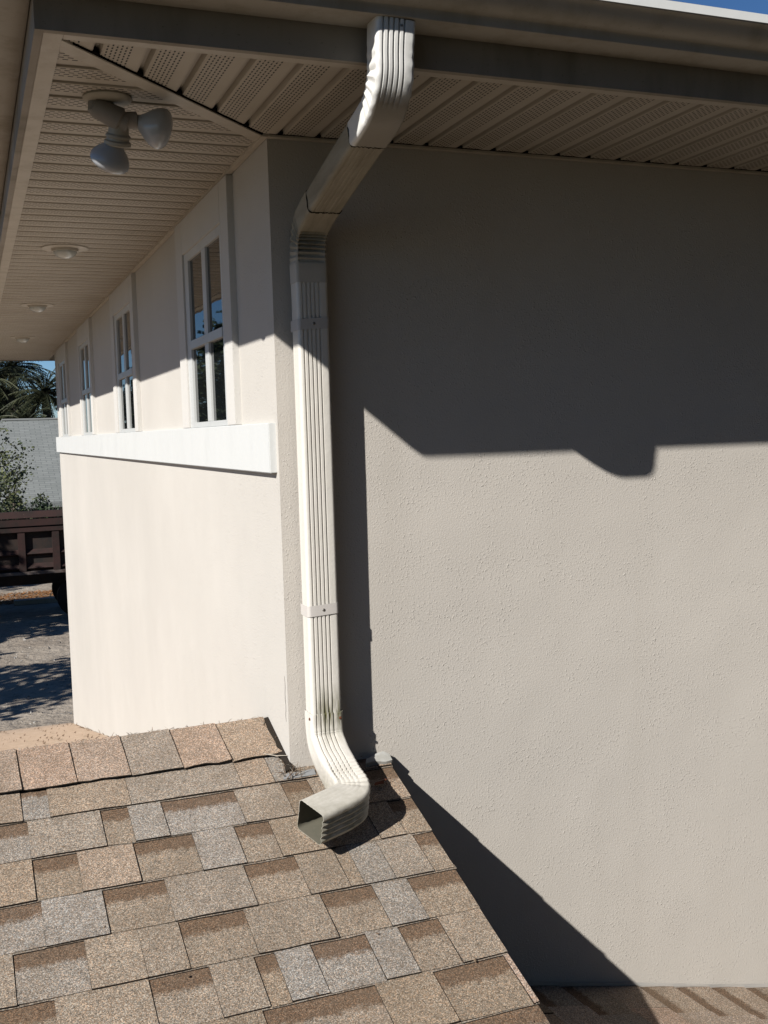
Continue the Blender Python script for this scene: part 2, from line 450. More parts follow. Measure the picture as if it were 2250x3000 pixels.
# fascia
a = MB()
a.prism([(-WE - 0.016, -WE - 0.016), (6, -WE - 0.016), (6, -WE), (-WE, -WE)], H - 0.008, 1.85)
a.build('fascia', M['fascia'], house)
a = MB()
a.prism([(-WE - 0.016, -WE - 0.016), (-WE, -WE), (-WE, 8.07), (-WE - 0.016, 8.07)], H - 0.008, 1.85)
a.build('fascia', M['fascia'], house)
a = MB(); a.box((-WE, 8.07, H - 0.008), (6, 8.086, 1.85)); a.build('fascia', M['fascia'], house)
# main roof (out of sight from below, blocks the sky)
a = MB()
x0, x1, y0, y1 = -0.66, 6.2, -0.66, 8.12
b0 = [(x0, y0, 1.842), (x1, y0, 1.842), (x1, y1, 1.842), (x0, y1, 1.842)]
t0 = [(2.77, 2.75, 2.98), (2.77, 4.7, 2.98)]
a.face([b0[0], b0[1], t0[0]]); a.face([b0[1], b0[2], t0[1], t0[0]]); a.face([b0[2], b0[3], t0[1]]); a.face([b0[3], b0[0], t0[0], t0[1]]); a.face(b0[::-1])
tag(a.build('roof', M['shingle'], house), 'upper hip roof above the gutters')

# hairline crack by the corner
b = MB(); pts = [(-0.0004, 0.022 + 0.003 * math.sin(i * 1.7) + rnd.uniform(-0.001, 0.001), 0.13 + i * 0.016) for i in range(9)]
b.tube(pts, [0.0003, 0.0006, 0.0007, 0.0005, 0.0008, 0.0006, 0.0007, 0.0005, 0.0003], 4)
tag(b.build('crack', M['seam'], house), 'hairline crack in the side wall beside the corner')

# ledge under the windows
a = MB(); a.box((-0.020, 0.02, 0.817), (0.004, 7.44, 0.953))
tag(a.build('trim_band', M['trim'], house, bevel=0.002), 'broad white band under the windows')

# windows on the side wall
def window(y0, wd, label, grid=(0.042, 0.37, 0.43, 0.657, 0.725), lw=None):
    """y0 = near edge of the trim panel"""
    fr0 = y0 + 0.105
    f = MB()
    yr, ym0, ym1, yl0, yl1 = fr0 + grid[0], fr0 + 0.263, fr0 + 0.322, fr0 + 0.549, fr0 + 0.617
    zt, zb, zr0, zr1 = 1.545, 0.972, 1.232, 1.262
    xo, xi = -0.0135, -0.001
    # stiles, mullion, rails (butted)
    f.box((xo, fr0, 0.9535), (xi, yr, 1.575)); f.box((xo, yl0, 0.9535), (xi, yl1, 1.575))
    f.box((xo, yr, zt), (xi, yl0, 1.575)); f.box((xo, yr, 0.9535), (xi, yl0, zb))
    f.box((xo + 0.001, ym0, zb), (xi, ym1, zt))
    f.box((xo - 0.003, yr, zr0), (xi, ym0, zr1)); f.box((xo - 0.003, ym0, zr0), (xi, ym1, zr1)); f.box((xo - 0.003, ym1, zr0), (xi, yl0, zr1))
    wi = MB()
    # trim panel around the frame, up to the soffit
    t = 0.020
    e1 = y0 + wd
    wi.box((-t, y0, 0.9535), (0.002, fr0, H - 0.0075)); wi.box((-t, yl1, 0.9535), (0.002, e1, H - 0.0075)); wi.box((-t, fr0, 1.575), (0.002, yl1, H - 0.0075))
    w_ = wi.build('window', M['trim_beige'], house, bevel=0.0015)
    tag(w_, label)
    f.build('window_frame', M['vinyl'], w_, bevel=0.001)
    for (ya, yb, za, zb_) in ((yr, ym0, zb, zr0), (ym1, yl0, zb, zr0), (yr, ym0, zr1, zt), (ym1, yl0, zr1, zt)):
        p = MB(); p.box((-0.0045, ya - 0.002, za - 0.002), (-0.0015, yb + 0.002, zb_ + 0.002)); p.build('pane', M['glass'], w_)
window(0.395, 0.845, 'nearest and largest looking window of the side wall, reflecting blue sky')
window(2.36, 0.845, 'second window from the corner of the side wall')
window(4.26, 0.80, 'third window from the corner of the side wall')
window(6.03, 0.88, 'farthest narrow looking window beside the open lot')

# ------------------------------------------------------------------ lower roof with laminated shingles
MR = 0.3416
NR = Vector((0, -MR, 1)).normalized()
def RP(x, y, h=0.0):
    return Vector((x, y, MR * y)) + NR * h
K = 0.1353; Y0 = -0.0487
def tile(mb, F, x0, x1, yt, yb, ht, hb, tone, skew=0.0, over=0.0):
    """a shingle tab as a thin solid with an irregular butt edge; F maps (x, y, h)"""
    n = max(1, int((x1 - x0) / 0.05))
    xs = [x0 + (x1 - x0) * i / n for i in range(n + 1)]
    jb = [rnd.uniform(-0.0013, 0.0013) for _ in xs]
    jl = [rnd.uniform(-0.0008, 0.0008) for _ in xs]
    xt = list(xs); xt[0] += skew; xt[-1] += skew
    T = [F(x, yt, ht) for x in xt]; B = [F(x, yb + j, hb + q) for x, j, q in zip(xs, jb, jl)]
    T0 = [F(x, yt, -0.002) for x in xt]; B0 = [F(x, yb + j, -0.002) for x, j in zip(xs, jb)]
    for i in range(n):
        u0, u1 = i / n, (i + 1) / n
        mb.face([B[i], B[i + 1], T[i + 1], T[i]], 0, [(u0, 0), (u1, 0), (u1, 1), (u0, 1)], tone)
        mb.face([B0[i], B0[i + 1], B[i + 1], B[i]], 1)
    mb.face([B0[0], B[0], T[0], T0[0]], 1); mb.face([B0[-1], T0[-1], T[-1], B[-1]], 1)

def course(mb, F, x0, x1, yt, yb, spec=None):
    """spec: list of (x_end, kind, tone, hue) measured in the photograph, random outside it"""
    # under-layer showing as a second thin line below the butt
    x = x0; segs = []
    if spec:
        first = spec[0][0]
        xx = first
        left = []
        while xx > x0:
            wd = rnd.choice([0.10, 0.14, 0.17, 0.22]); left.append((xx - wd, xx)); xx -= wd
        band = True
        for (p, q) in reversed(left):
            band = not band
            segs.append((max(p, x0), q, band, rnd.random(), rnd.choice([0, 0.2, 0.6, 1]) * rnd.random()))
        x = first
        for (xe, kind, tn, hu) in spec[1:]:
            segs.append((x, xe, kind == 'B', tn, hu)); x = xe
    band = rnd.random() < 0.5
    while x < x1:
        wd = rnd.choice([0.09, 0.13, 0.16, 0.21]) * rnd.uniform(0.9, 1.1)
        segs.append((x, min(x1, x + wd), band, rnd.random(), rnd.choice([0, 0.3, 0.8]) * rnd.random())); x += wd
        band = not band if rnd.random() < 0.8 else band
    for (p, q, bd, tn, hu) in segs:
        if q - p < 0.004: continue
        if bd:
            tile(mb, F, p, q, yt + 0.004, yb, 0.0012, 0.0058, (tn * 0.8, hu, 1.0))
        else:
            sk = rnd.uniform(0.001, 0.006)
            tile(mb, F, p + 0.0006, q - 0.0006, yt + 0.004, yb - 0.001, 0.0042, 0.0090, (tn, hu, 0.0), skew=-sk * 0.3)
    # second layer line
    n = int((x1 - x0) / 0.2) + 1
    for i in range(n):
        p, q = x0 + (x1 - x0) * i / n, x0 + (x1 - x0) * (i + 1) / n
        tile(mb, F, p, q, yb + 0.012, yb - rnd.uniform(0.0028, 0.0045), 0.003, 0.0042, (0.15, 0.5, 0.0))

def clipF(x, y, h):                 # the front wall stands at y = 0 for x > 0
    return RP(x, y, h)
specs = {
 0: [(-0.70, 'T', 0, 0), (-0.636, 'B', 0.7, 1.0), (-0.437, 'T', 0.55, 0.1), (-0.145, 'T', 0.5, 0.55), (-0.057, 'T', 0.6, 0.1), (0.0, 'T', 0.3, 0.9)],
 1: [(-0.78, 'B', 0.6, 0.8), (-0.691, 'B', 0.6, 0.8), (-0.516, 'T', 0.5, 0.5), (-0.448, 'B', 0.35, 0.2), (-0.364, 'T', 0.5, 0.9), (-0.172, 'B', 0.8, 0.95), (-0.043, 'T', 0.5, 0.4), (0.03, 'B', 0.1, 0.0), (0.13, 'T', 0.5, 0.3), (0.28, 'B', 0.8, 0.1)],
 2: [(-0.78, 'T', 0.5, 0), (-0.689, 'T', 0.55, 0.0), (-0.588, 'B', 0.4, 0.1), (-0.456, 'T', 0.65, 0.1), (-0.312, 'B', 0.3, 0.2), (-0.206, 'T', 0.6, 0.9), (-0.116, 'B', 0.5, 0.3), (0.02, 'T', 0.45, 0.1), (0.14, 'B', 0.4, 0.2), (0.21, 'T', 0.5, 0.2), (0.28, 'B', 0.5, 0.1)],
 3: [(-0.78, 'B', 0.7, 0.9), (-0.68, 'B', 0.7, 0.9), (-0.546, 'T', 0.6, 0.95), (-0.405, 'B', 0.3, 0.2), (-0.216, 'T', 0.4, 0.5), (-0.089, 'B', 0.5, 0.2), (0.01, 'T', 0.25, 0.2), (0.045, 'T', 0.3, 0.1), (0.125, 'T', 0.25, 0.9), (0.225, 'T', 0.4, 0.5), (0.28, 'B', 0.4, 0.2)],
 4: [(-0.80, 'T', 0.5, 0.2), (-0.746, 'T', 0.5, 0.3), (-0.602, 'B', 0.55, 0.7), (-0.488, 'T', 0.5, 0.2), (-0.399, 'T', 0.35, 0.3), (-0.251, 'B', 0.3, 0.2), (-0.068, 'T', 0.25, 0.3), (0.059, 'B', 0.35, 0.2), (0.15, 'T', 0.3, 0.9), (0.28, 'B', 0.4, 0.1)],
 5: [(-0.80, 'B', 0.2, 0), (-0.675, 'B', 0.2, 0.1), (-0.487, 'T', 0.45, 0.2), (-0.361, 'B', 0.45, 0.3), (-0.263, 'T', 0.35, 0.3), (-0.218, 'B', 0.3, 0.0), (-0.136, 'T', 0.5, 1.0), (-0.009, 'B', 0.6, 0.9), (0.07, 'T', 0.4, 0.9), (0.17, 'B', 0.3, 0.2), (0.28, 'T', 0.35, 0.2)],
}
XR = 0.280
a = MB()
for r in range(0, 21):
    yt, yb = Y0 - K * (r - 1), Y0 - K * r
    xe = XR + rnd.uniform(-0.003, 0.004)
    if r <= 0:
        course(a, RP, -3.0, -0.002, yt, yb, specs.get(r))
        if r == 0: course(a, RP, -0.001, xe, -0.003, yb, [(0.0, 'T', 0.4, 0.2), (0.09, 'T', 0.4, 0.2), (0.24, 'B', 0.8, 0.0), (0.28, 'T', 0.7, 0.1)])
    else:
        course(a, RP, -3.0, xe, yt, yb, specs.get(r))
roofA = a.build('roof', [M['shingle'], M['edge']], house, recalc=False)
tag(roofA, 'sunlit lower roof of mottled tan shingles under the downspout')
# deck under the shingles with its rake board
a = MB()
def slab(x0, x1, y0, y1, t=0.02):
    P = [RP(x0, y0, -0.003 - t), RP(x1, y0, -0.003 - t), RP(x1, y1, -0.003 - t), RP(x0, y1, -0.003 - t), RP(x0, y0, -0.0025), RP(x1, y0, -0.0025), RP(x1, y1, -0.0025), RP(x0, y1, -0.0025)]
    a.hexa(P)
slab(-3.0, XR - 0.012, -2.9, -0.002); slab(-3.0, -0.002, -0.002, 0.225)
a.build('roof_deck', M['edge'], roofA)
a = MB()
P = [RP(XR - 0.034, -2.9, -0.14), RP(XR - 0.014, -2.9, -0.14), RP(XR - 0.014, -0.004, -0.14), RP(XR - 0.034, -0.004, -0.14), RP(XR - 0.034, -2.9, -0.0235), RP(XR - 0.014, -2.9, -0.0235), RP(XR - 0.014, -0.004, -0.0235), RP(XR - 0.034, -0.004, -0.0235)]
a.hexa(P); a.build('rake_board', M['trim'], roofA)
# far slopes behind the ridge
a = MB()
RY, RZ = 0.232, 0.079 - 0.010
s1 = lambda y: RZ - 0.333 * (y - RY)
yk, zk = 2.16, s1(2.16)
ye = 7.62; ze = zk - 0.22 * (ye - yk)
a.face([(-3, RY, RZ), (-0.002, RY, RZ), (-0.002, yk, zk), (-3, yk, zk)])
ny = 42
for i in range(ny):
    ya, yb_ = yk + (ye - yk) * i / ny, yk + (ye - yk) * (i + 1) / ny
    za, zb_ = zk + (ze - zk) * i / ny, zk + (ze - zk) * (i + 1) / ny
    a.face([(-3, ya, za + 0.001), (-0.002, ya, za + 0.001), (-0.002, yb_, zb_ + 0.008), (-3, yb_, zb_ + 0.008)])
    a.face([(-3, yb_, zb_ + 0.008), (-0.002, yb_, zb_ + 0.008), (-0.002, yb_, zb_ - 0.002), (-3, yb_, zb_ - 0.002)], 1)
a.box((-3, ye, ze - 0.12), (-0.002, ye + 0.02, ze + 0.002), 1)
for pp in range(160):
    x = rnd.uniform(-1.1, -0.03); y = rnd.uniform(3.2, 7.4); z = zk - 0.22 * (y - yk) + 0.008
    s_ = rnd.uniform(0.006, 0.018); an = rnd.uniform(0, 3.14)
    a.face([(x, y, z), (x + s_ * math.cos(an), y + s_ * math.sin(an) * 3, z + 0.004), (x + s_ * 0.6, y + s_ * 2.0, z + 0.012)], 2)
tag(a.build('roof', [M['tanroof'], M['edge'], M['litter']], house, recalc=False), 'pale tan far slope of the lower roof behind the ridge')

# ridge caps
def ridge_cap(x0, x1, tone, hue, first=False):
    """lapped cap bent over the ridge; high at its right end"""
    b = MB()
    prof = [(0.058, 0.0125), (0.085, 0.0125), (0.12, 0.012), (0.16, 0.012), (0.20, 0.011), (0.222, 0.010)]
    nx = 4
    rows = []
    jb = [rnd.uniform(-0.004, 0.004) for _ in range(nx + 1)]
    lift = rnd.uniform(0.0, 0.003)
    for i in range(nx + 1):
        x = x0 + (x1 - x0) * i / nx
        dh = 0.004 * i / nx
        row = []
        for k_, (y, h) in enumerate(prof):
            hh = h + dh + (lift + 0.0015 * math.sin(i * 2.1 + x * 9)) * max(0, 1 - k_ / 2.5)
            yy = y + (jb[i] if k_ == 0 else 0)
            row.append(RP(x + (0.006 * (1 - k_ / 5) * (1 if i in (0, nx) else 0)), yy, hh))
        top = RP(x, 0.236, 0.0105 + dh) ; row.append(top + Vector((0, 0, 0.001)))
        for d_, dz in ((0.020, -0.006), (0.06, -0.024), (0.11, -0.045)):
            row.append(Vector((x, 0.236 + d_, top.z + dz)))
        rows.append(row)
    for i in range(nx):
        for k_ in range(len(rows[0]) - 1):
            p = [rows[i][k_], rows[i + 1][k_], rows[i + 1][k_ + 1], rows[i][k_ + 1]]
            b.face(p, 0, [(0, 0), (1, 0), (1, 0.3), (0, 0.3)], (tone, hue, 0))
    o = b.build('ridge_cap', [M['shingle'], M['edge']], roofA, recalc=False)
    me = o.data
    # thickness: dark cut edge below and at the sides
    bm = bmesh.new(); bm.from_mesh(me)
    bmesh.ops.remove_doubles(bm, verts=bm.verts, dist=1e-5)
    bmesh.ops.recalc_face_normals(bm, faces=bm.faces)
    if sum(f.normal.z for f in bm.faces) < 0: bmesh.ops.reverse_faces(bm, faces=bm.faces)
    bm.to_mesh(me); bm.free()
    md = o.modifiers.new('thickness', 'SOLIDIFY'); md.thickness = 0.0035; md.offset = -1; md.material_offset_rim = 1; md.material_offset = 1
    return o
caps = [(-0.154, -0.012, 0.62, 0.0), (-0.287, -0.156, 0.85, 0.0), (-0.425, -0.289, 0.6, 0.55), (-0.563, -0.427, 0.85, 0.15), (-0.700, -0.565, 0.92, 0.0), (-0.838, -0.702, 0.8, 0.2)]
for c_ in caps: ridge_cap(*c_)
x = -0.840
while x > -3.0:
    ridge_cap(x - 0.137, x, rnd.random(), rnd.random() * 0.5); x -= 0.139

# flashing pieces at the foot of the wall
def blob_sheet(name, pts, mat, h0=0.012, hv=0.004, parent=None):
    b = MB(); n = len(pts)
    top = [RP(x, y, h0 + rnd.uniform(-hv, hv)) for x, y in pts]; bot = [RP(x, y, 0.001) for x, y in pts]
    cx = sum(p[0] for p in pts) / n; cy = sum(p[1] for p in pts) / n
    cc = RP(cx, cy, h0 + hv)
    for i in range(n):
        j = (i + 1) % n
        b.face([top[i], top[j], cc]); b.face([bot[i], bot[j], top[j], top[i]])
    return b.build(name, mat, parent or roofA, smooth=50)
blob_sheet('flashing', [(-0.035, -0.046), (0.012, -0.047), (0.058, -0.045), (0.060, -0.022), (0.02, -0.024), (-0.012, -0.022), (-0.028, -0.030)], M['flash'], 0.0105, 0.0015)
blob_sheet('flashing', [(0.205, -0.040), (0.23, -0.036), (0.262, -0.045), (0.284, -0.040), (0.287, -0.010), (0.27, -0.002), (0.245, -0.003), (0.228, -0.010), (0.212, -0.024)], M['sealant'], 0.016, 0.005)
# step flashing strip along the side wall above the cap end
b = MB()
pts_l = [(-0.012, 0.225), (-0.016, 0.17), (-0.012, 0.11), (-0.018, 0.06), (-0.014, 0.01), (-0.02, -0.02)]
for (p, q) in zip(pts_l, pts_l[1:]):
    b.face([RP(p[0], p[1], 0.019), RP(0.001, p[1], 0.021), RP(0.001, q[1], 0.021), RP(q[0], q[1], 0.017)])
    b.face([RP(p[0], p[1], 0.001), RP(p[0], p[1], 0.019), RP(q[0], q[1], 0.017), RP(q[0], q[1], 0.001)])
b.build('flashing', M['edge'], roofA, recalc=False)

# ------------------------------------------------------------------ far lower roof at the right
KX, KY = -0.232, 0.04
def LP(u, v, h=0.0):
    """u: along the course lines toward the viewer, v: down slope to the right (metres)"""
    x = 0.62 + v * 0.974 + u * 0.17; y = -u + v * 0.0 + 0.0
    z = -0.788 + KX * (x - 0.751) + KY * y
    return Vector((x, y, z)) + Vector((-KX, -KY, 1)).normalized() * h
a = MB()
F2 = lambda x, y, h: LP(x, -y, h)     # x runs along the course, y negative down slope
off = 0.0
for r in range(-6, 26):
    vt = (1.252 - 0.62) / 0.974 + (r - 1) * 0.145; vb = vt + 0.145
    spec = None
    if r in (0, 1, 2, 3):
        spec = [(0.0, 'T', 0, 0), (0.16 + 0.02 * r, 'B', 0.75, 0.15), (0.34, 'T', 0.7, 0.3), (0.5, 'B', 0.5, 0.2)]
    course(a, F2, 0.0, 3.0, -vt, -vb, spec)
roofB = a.build('roof', [M['shingle'], M['edge']], house, recalc=False)
tag(roofB, 'lower roof at the foot of the shaded front wall, sloping to the right')
a = MB()
P = [LP(-0.0, -1.2, -0.05), LP(3.0, -1.2, -0.05), LP(3.0, 4.4, -0.05), LP(0, 4.4, -0.05), LP(0, -1.2, -0.002), LP(3.0, -1.2, -0.002), LP(3.0, 4.4, -0.002), LP(0, 4.4, -0.002)]
a.hexa(P); a.build('roof_deck', M['edge'], roofB)
# metal apron along the wall base
b = MB()
xs = [0.3 + i * 0.12 for i in range(40)]
def zl(x): return -0.788 + KX * (x - 0.751)
for p, q in zip(xs, xs[1:]):
    b.face([(p, -0.002, zl(p) + 0.006), (q, -0.002, zl(q) + 0.006), (q, -0.006, zl(q) + 0.018 + 0.002 * math.sin(q * 40)), (p, -0.006, zl(p) + 0.018 + 0.002 * math.sin(p * 40))])
b.build('flashing', M['trim_beige'], roofB, recalc=False)

# ================================================================== GUTTERS
# ogee profile: (distance out from the fascia, z)
GP = [(0.018, 1.842), (0.018, 1.766), (0.024, 1.7625), (0.045, 1.7628), (0.060, 1.7632), (0.075, 1.7626), (0.100, 1.762), (0.1055, 1.7625),
      (0.107, 1.768), (0.1072, 1.7765), (0.110, 1.7815), (0.117, 1.7845), (0.127, 1.7868), (0.137, 1.791), (0.145, 1.798),
      (0.150, 1.8055), (0.1535, 1.812), (0.158, 1.8165), (0.1645, 1.8195), (0.1655, 1.822), (0.1655, 1.8395), (0.1645, 1.842), (0.157, 1.842), (0.156, 1.838)]
gut = thing('gutter', 'weathered tan rain gutter along both eaves, mitred above the house corner', 'gutter')
a = MB()
secs = []
def gring(kind, t):
    if kind == 'A': return [Vector((t, -WE - d, z)) for d, z in GP]
    if kind == 'B': return [Vector((-WE - d, t, z)) for d, z in GP]
    return [Vector((-WE - d, -WE - d, z)) for d, z in GP]
xsA = [6.0, 4.0, 2.6, 1.6, 1.2, 0.9, 0.6, 0.3, 0.1, -0.1, -0.3, -0.5]
R = []
for i, t in enumerate(xsA):
    rr = gring('A', t)
    sag = 0.0012 * math.sin(t * 3.1)
    R.append([p + Vector((0, 0, sag)) for p in rr])
R.append(gring('C', 0))
a.rings(R, 0, (False, False), closed=False)
ga = a.build('gutter_run', M['gutter'], gut, smooth=35, recalc=False, solid=0.0008)
tag(ga, 'front gutter run above the shaded wall')
a = MB(); R = [gring('C', 0)] + [[p + Vector((0, 0, 0.001 * math.sin(t * 2.3))) for p in gring('B', t)] for t in (-0.5, -0.2, 0.2, 0.8, 1.6, 2.6, 4.0, 5.5, 7.0, 8.1)]
a.rings(R, 0, (False, False), closed=False)
tag(a.build('gutter_run', M['gutter'], gut, smooth=35, recalc=False, solid=0.0008), 'side gutter run at the top left')
# hemmed front lip insert in paler paint, sunlight on it put into the colour
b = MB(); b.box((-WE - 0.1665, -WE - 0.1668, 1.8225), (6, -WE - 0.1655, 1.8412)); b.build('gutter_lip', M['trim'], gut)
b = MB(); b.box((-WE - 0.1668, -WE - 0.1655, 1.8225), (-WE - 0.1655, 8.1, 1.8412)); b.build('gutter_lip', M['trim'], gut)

# ================================================================== DOWNSPOUT
ds = thing('downspout', 'cream metal downspout bent from the gutter to the wall, kicking out onto the shingles', 'downspout')
CX, CW, CD = 0.0855, 0.0855, 0.060
GRV = (-0.0275, -0.0163, -0.0051, 0.0061, 0.0173)
def section(w_, d_, rib=1.0, ribside=1.0, backrib=0.0):
    """closed loop of (u, v, tag): v>0 front, u wide axis"""
    r = 0.009; hw, hd = w_ / 2, d_ / 2
    out = []
    us = [-hw + r]
    for g_ in GRV: us += [g_ - 0.0030, g_ - 0.0014, g_ + 0.0004, g_ + 0.0012, g_ + 0.0020]
    us += [hw - r]
    for u in us:
        dep = 0
        for g_ in GRV:
            if g_ - 0.0015 < u < g_ + 0.0015: dep = -0.0032 * rib
        if GRV[0] < u < GRV[-1] and dep == 0: dep = 0.0006 * rib
        out.append((u, hd + dep, 'F'))
    for t in (0.25, 0.5, 0.75): out.append((hw - r + r * math.sin(t * math.pi / 2), hd - r + r * math.cos(t * math.pi / 2), 'C'))
    for k_ in range(9):
        v = hd - r - (2 * hd - 2 * r) * k_ / 8
        out.append((hw - (0.0016 * ribside if k_ in ((3, 5) if ribside < 1.5 else (1, 3, 5, 7)) else 0), v, 'R'))
    for t in (0.25, 0.5, 0.75): out.append((hw - r + r * math.cos(t * math.pi / 2), -hd + r - r * math.sin(t * math.pi / 2), 'C'))
    for k_ in range(13):
        u = hw - r - (2 * hw - 2 * r) * k_ / 12
        out.append((u, -hd + (0.0018 * backrib if k_ in (3, 5, 7, 9) else 0), 'K'))
    for t in (0.25, 0.5, 0.75): out.append((-hw + r - r * math.sin(t * math.pi / 2), -hd + r - r * math.cos(t * math.pi / 2), 'C'))
    for k_ in range(9):
        v = -hd + r + (2 * hd - 2 * r) * k_ / 8
        out.append((-hw + (0.0004 * ribside if k_ in (3, 5) else 0), v, 'L'))
    for t in (0.25, 0.5, 0.75): out.append((-hw + r - r * math.cos(t * math.pi / 2), hd - r + r * math.sin(t * math.pi / 2), 'C'))
    return out

def catmull(P, n):
    out = []
    for i in range(len(P) - 1):
        p0, p1, p2, p3 = P[max(i - 1, 0)], P[i], P[i + 1], P[min(i + 2, len(P) - 1)]
        for j in range(n):
            t = j / n
            out.append(0.5 * ((2 * p1) + (-p0 + p2) * t + (2 * p0 - 5 * p1 + 4 * p2 - p3) * t * t + (-p0 + 3 * p1 - 3 * p2 + p3) * t ** 3))
    out.append(P[-1]); return out

def sweep(name, pts, mat, sec, crimp=None, grow=0.0, wide=None, ragged=None, dent=0.0, rib_fade=None, n=10, label=None, thick=None):
    """pts: centres; wide: list of wide-axis vectors per control point; crimp(s)->(front,back,left,right) depth"""
    P = catmull([Vector(p) for p in pts], n)
    Wd = catmull([Vector(q) for q in (wide or [(1, 0, 0)] * len(pts))], n)
    L = [0.0]
    for p, q in zip(P, P[1:]): L.append(L[-1] + (q - p).length)
    R = []
    rr = random.Random(len(name) + len(pts))
    for i, p in enumerate(P):
        d = (P[min(i + 1, len(P) - 1)] - P[max(i - 1, 0)]).normalized()
        U = Wd[i] - d * Wd[i].dot(d); U.normalize()
        V = U.cross(d)           # for d = -z, U = +x: V = x cross -z = +y -> flip to the front
        V = -V
        s_ = L[i] / L[-1]
        cf, cb, cl, cr = crimp(L[i], s_) if crimp else (0, 0, 0, 0)
        fade = rib_fade(s_) if rib_fade else 1.0
        ring = []
        hd = CD / 2
        for (u, v, tg) in sec:
            uu, vv = u, v
            if tg == 'F': vv = hd + (v - hd) * fade - cf * (1 if abs(u) < CW / 2 - 0.012 else 0.5)
            if tg == 'K': vv = v + cb
            if tg == 'L': uu = u + cl
            if tg == 'R': uu = u - cr
            if tg == 'C':
                uu *= 1 - (cl + cr) * 6; vv *= 1 - max(cf, cb) * 5
            g_ = 1 + grow / (CW / 2)
            q = p + U * uu * g_ + V * vv * (1 + grow / (CD / 2)) * (thick(s_) if thick else 1.0)
            if dent: q = q + V * dent * math.sin(L[i] * 40 + u * 60) * 0.5 + U * dent * math.sin(L[i] * 55 + v * 80) * 0.4
            if ragged and i == 0: q = q - d * rr.uniform(0, ragged)
            ring.append(q)
        R.append(ring)
    b = MB(); b.rings(R, 0, (False, False))
    o = b.build(name, [mat, M['inner']], ds, smooth=38, recalc=True, solid=0.0011)
    o.modifiers['thickness'].material_offset = 1
    if label: tag(o, label)
    return o, P
def pulse(l, l0, l1, n_, depth):
    if l < l0 or l > l1: return 0.0
    t = (l - l0) / (l1 - l0) * n_
    f = t - math.floor(t)
    env = math.sin(math.pi * (l - l0) / (l1 - l0)) ** 0.4
    return depth * env * (1 - abs(2 * f - 1)) ** 1.0

# straight main pipe
sec = section(CW, CD, 1.0, 1.0)
sweep('pipe', [(CX, -0.051, 1.325), (CX, -0.051, 1.1), (CX, -0.051, 0.8), (CX, -0.050, 0.45), (CX, -0.050, 0.135)], M['spout'], sec, n=4, dent=0.0002)
# upper elbow from gutter outlet
secE = section(CW, CD, 1.5, 1.0)
def cr_top(l, s_):
    c_ = pulse(l, 0.04, 0.20, 7, 0.006)
    return (0, c_ * 1.5, c_ * 0.9, c_ * 0.2)
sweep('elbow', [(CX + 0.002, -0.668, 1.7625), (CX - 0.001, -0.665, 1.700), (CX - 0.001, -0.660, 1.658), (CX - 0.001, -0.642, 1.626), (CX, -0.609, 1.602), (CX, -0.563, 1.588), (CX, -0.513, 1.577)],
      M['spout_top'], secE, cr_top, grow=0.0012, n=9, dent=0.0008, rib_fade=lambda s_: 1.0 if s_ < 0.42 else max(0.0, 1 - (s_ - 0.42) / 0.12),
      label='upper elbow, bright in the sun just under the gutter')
# sloped offset pipe
secO = section(CW, CD, 0.25, 0.8)
sweep('offset_pipe', [(CX, -0.530, 1.582), (CX, -0.42, 1.555), (CX, -0.30, 1.525), (CX, -0.165, 1.490)], M['offset'], secO, n=5, dent=0.0004,
      label='soiled sloping pipe crossing under the soffit')
# lower elbow of the offset
def cr_mid(l, s_):
    c_ = pulse(l, 0.100, 0.222, 8, 0.012)
    return (c_, 0, c_ * 0.7, c_ * 0.5)
sweep('elbow', [(CX, -0.195, 1.4985), (CX, -0.15, 1.486), (CX, -0.105, 1.470), (CX, -0.074, 1.449), (CX, -0.057, 1.418), (CX, -0.051, 1.380), (CX, -0.051, 1.345), (CX, -0.051, 1.315)],
      M['offset'], section(CW, CD, 0.0, 0.3), cr_mid, grow=0.0014, n=12, dent=0.0005, label='dirty crimped elbow turning down the wall')
# ragged seams
for (yy, zz, nrm) in ((-0.196, 1.4985, 1), (-0.514, 1.5775, 1)):
    b = MB(); n_ = 26
    dv = Vector((0, 1, -0.285)).normalized(); up_ = Vector((0, 0.274, 0.96))
    hw, hd = CW / 2 + 0.0014, CD / 2 + 0.0016
    loop = [(-hw, hd - 2 * hd * k_ / 8) for k_ in range(2, 8)] + [(-hw + 0.004, -hd + 0.0006)] + [(-hw + 2 * hw * k_ / n_, -hd) for k_ in range(3, n_ - 1)] + [(hw, -hd + 2 * hd * k_ / 8) for k_ in range(1, 3)]
    pts = []
    for (u, v) in loop:
        j = rnd.uniform(-0.0022, 0.0022)
        pts.append(Vector((CX + u, yy, zz)) + up_ * v + dv * j)
    b.tube(pts, [rnd.uniform(0.0006, 0.0022) for _ in pts], 5)
    b.build('seam', M['seam'], ds)
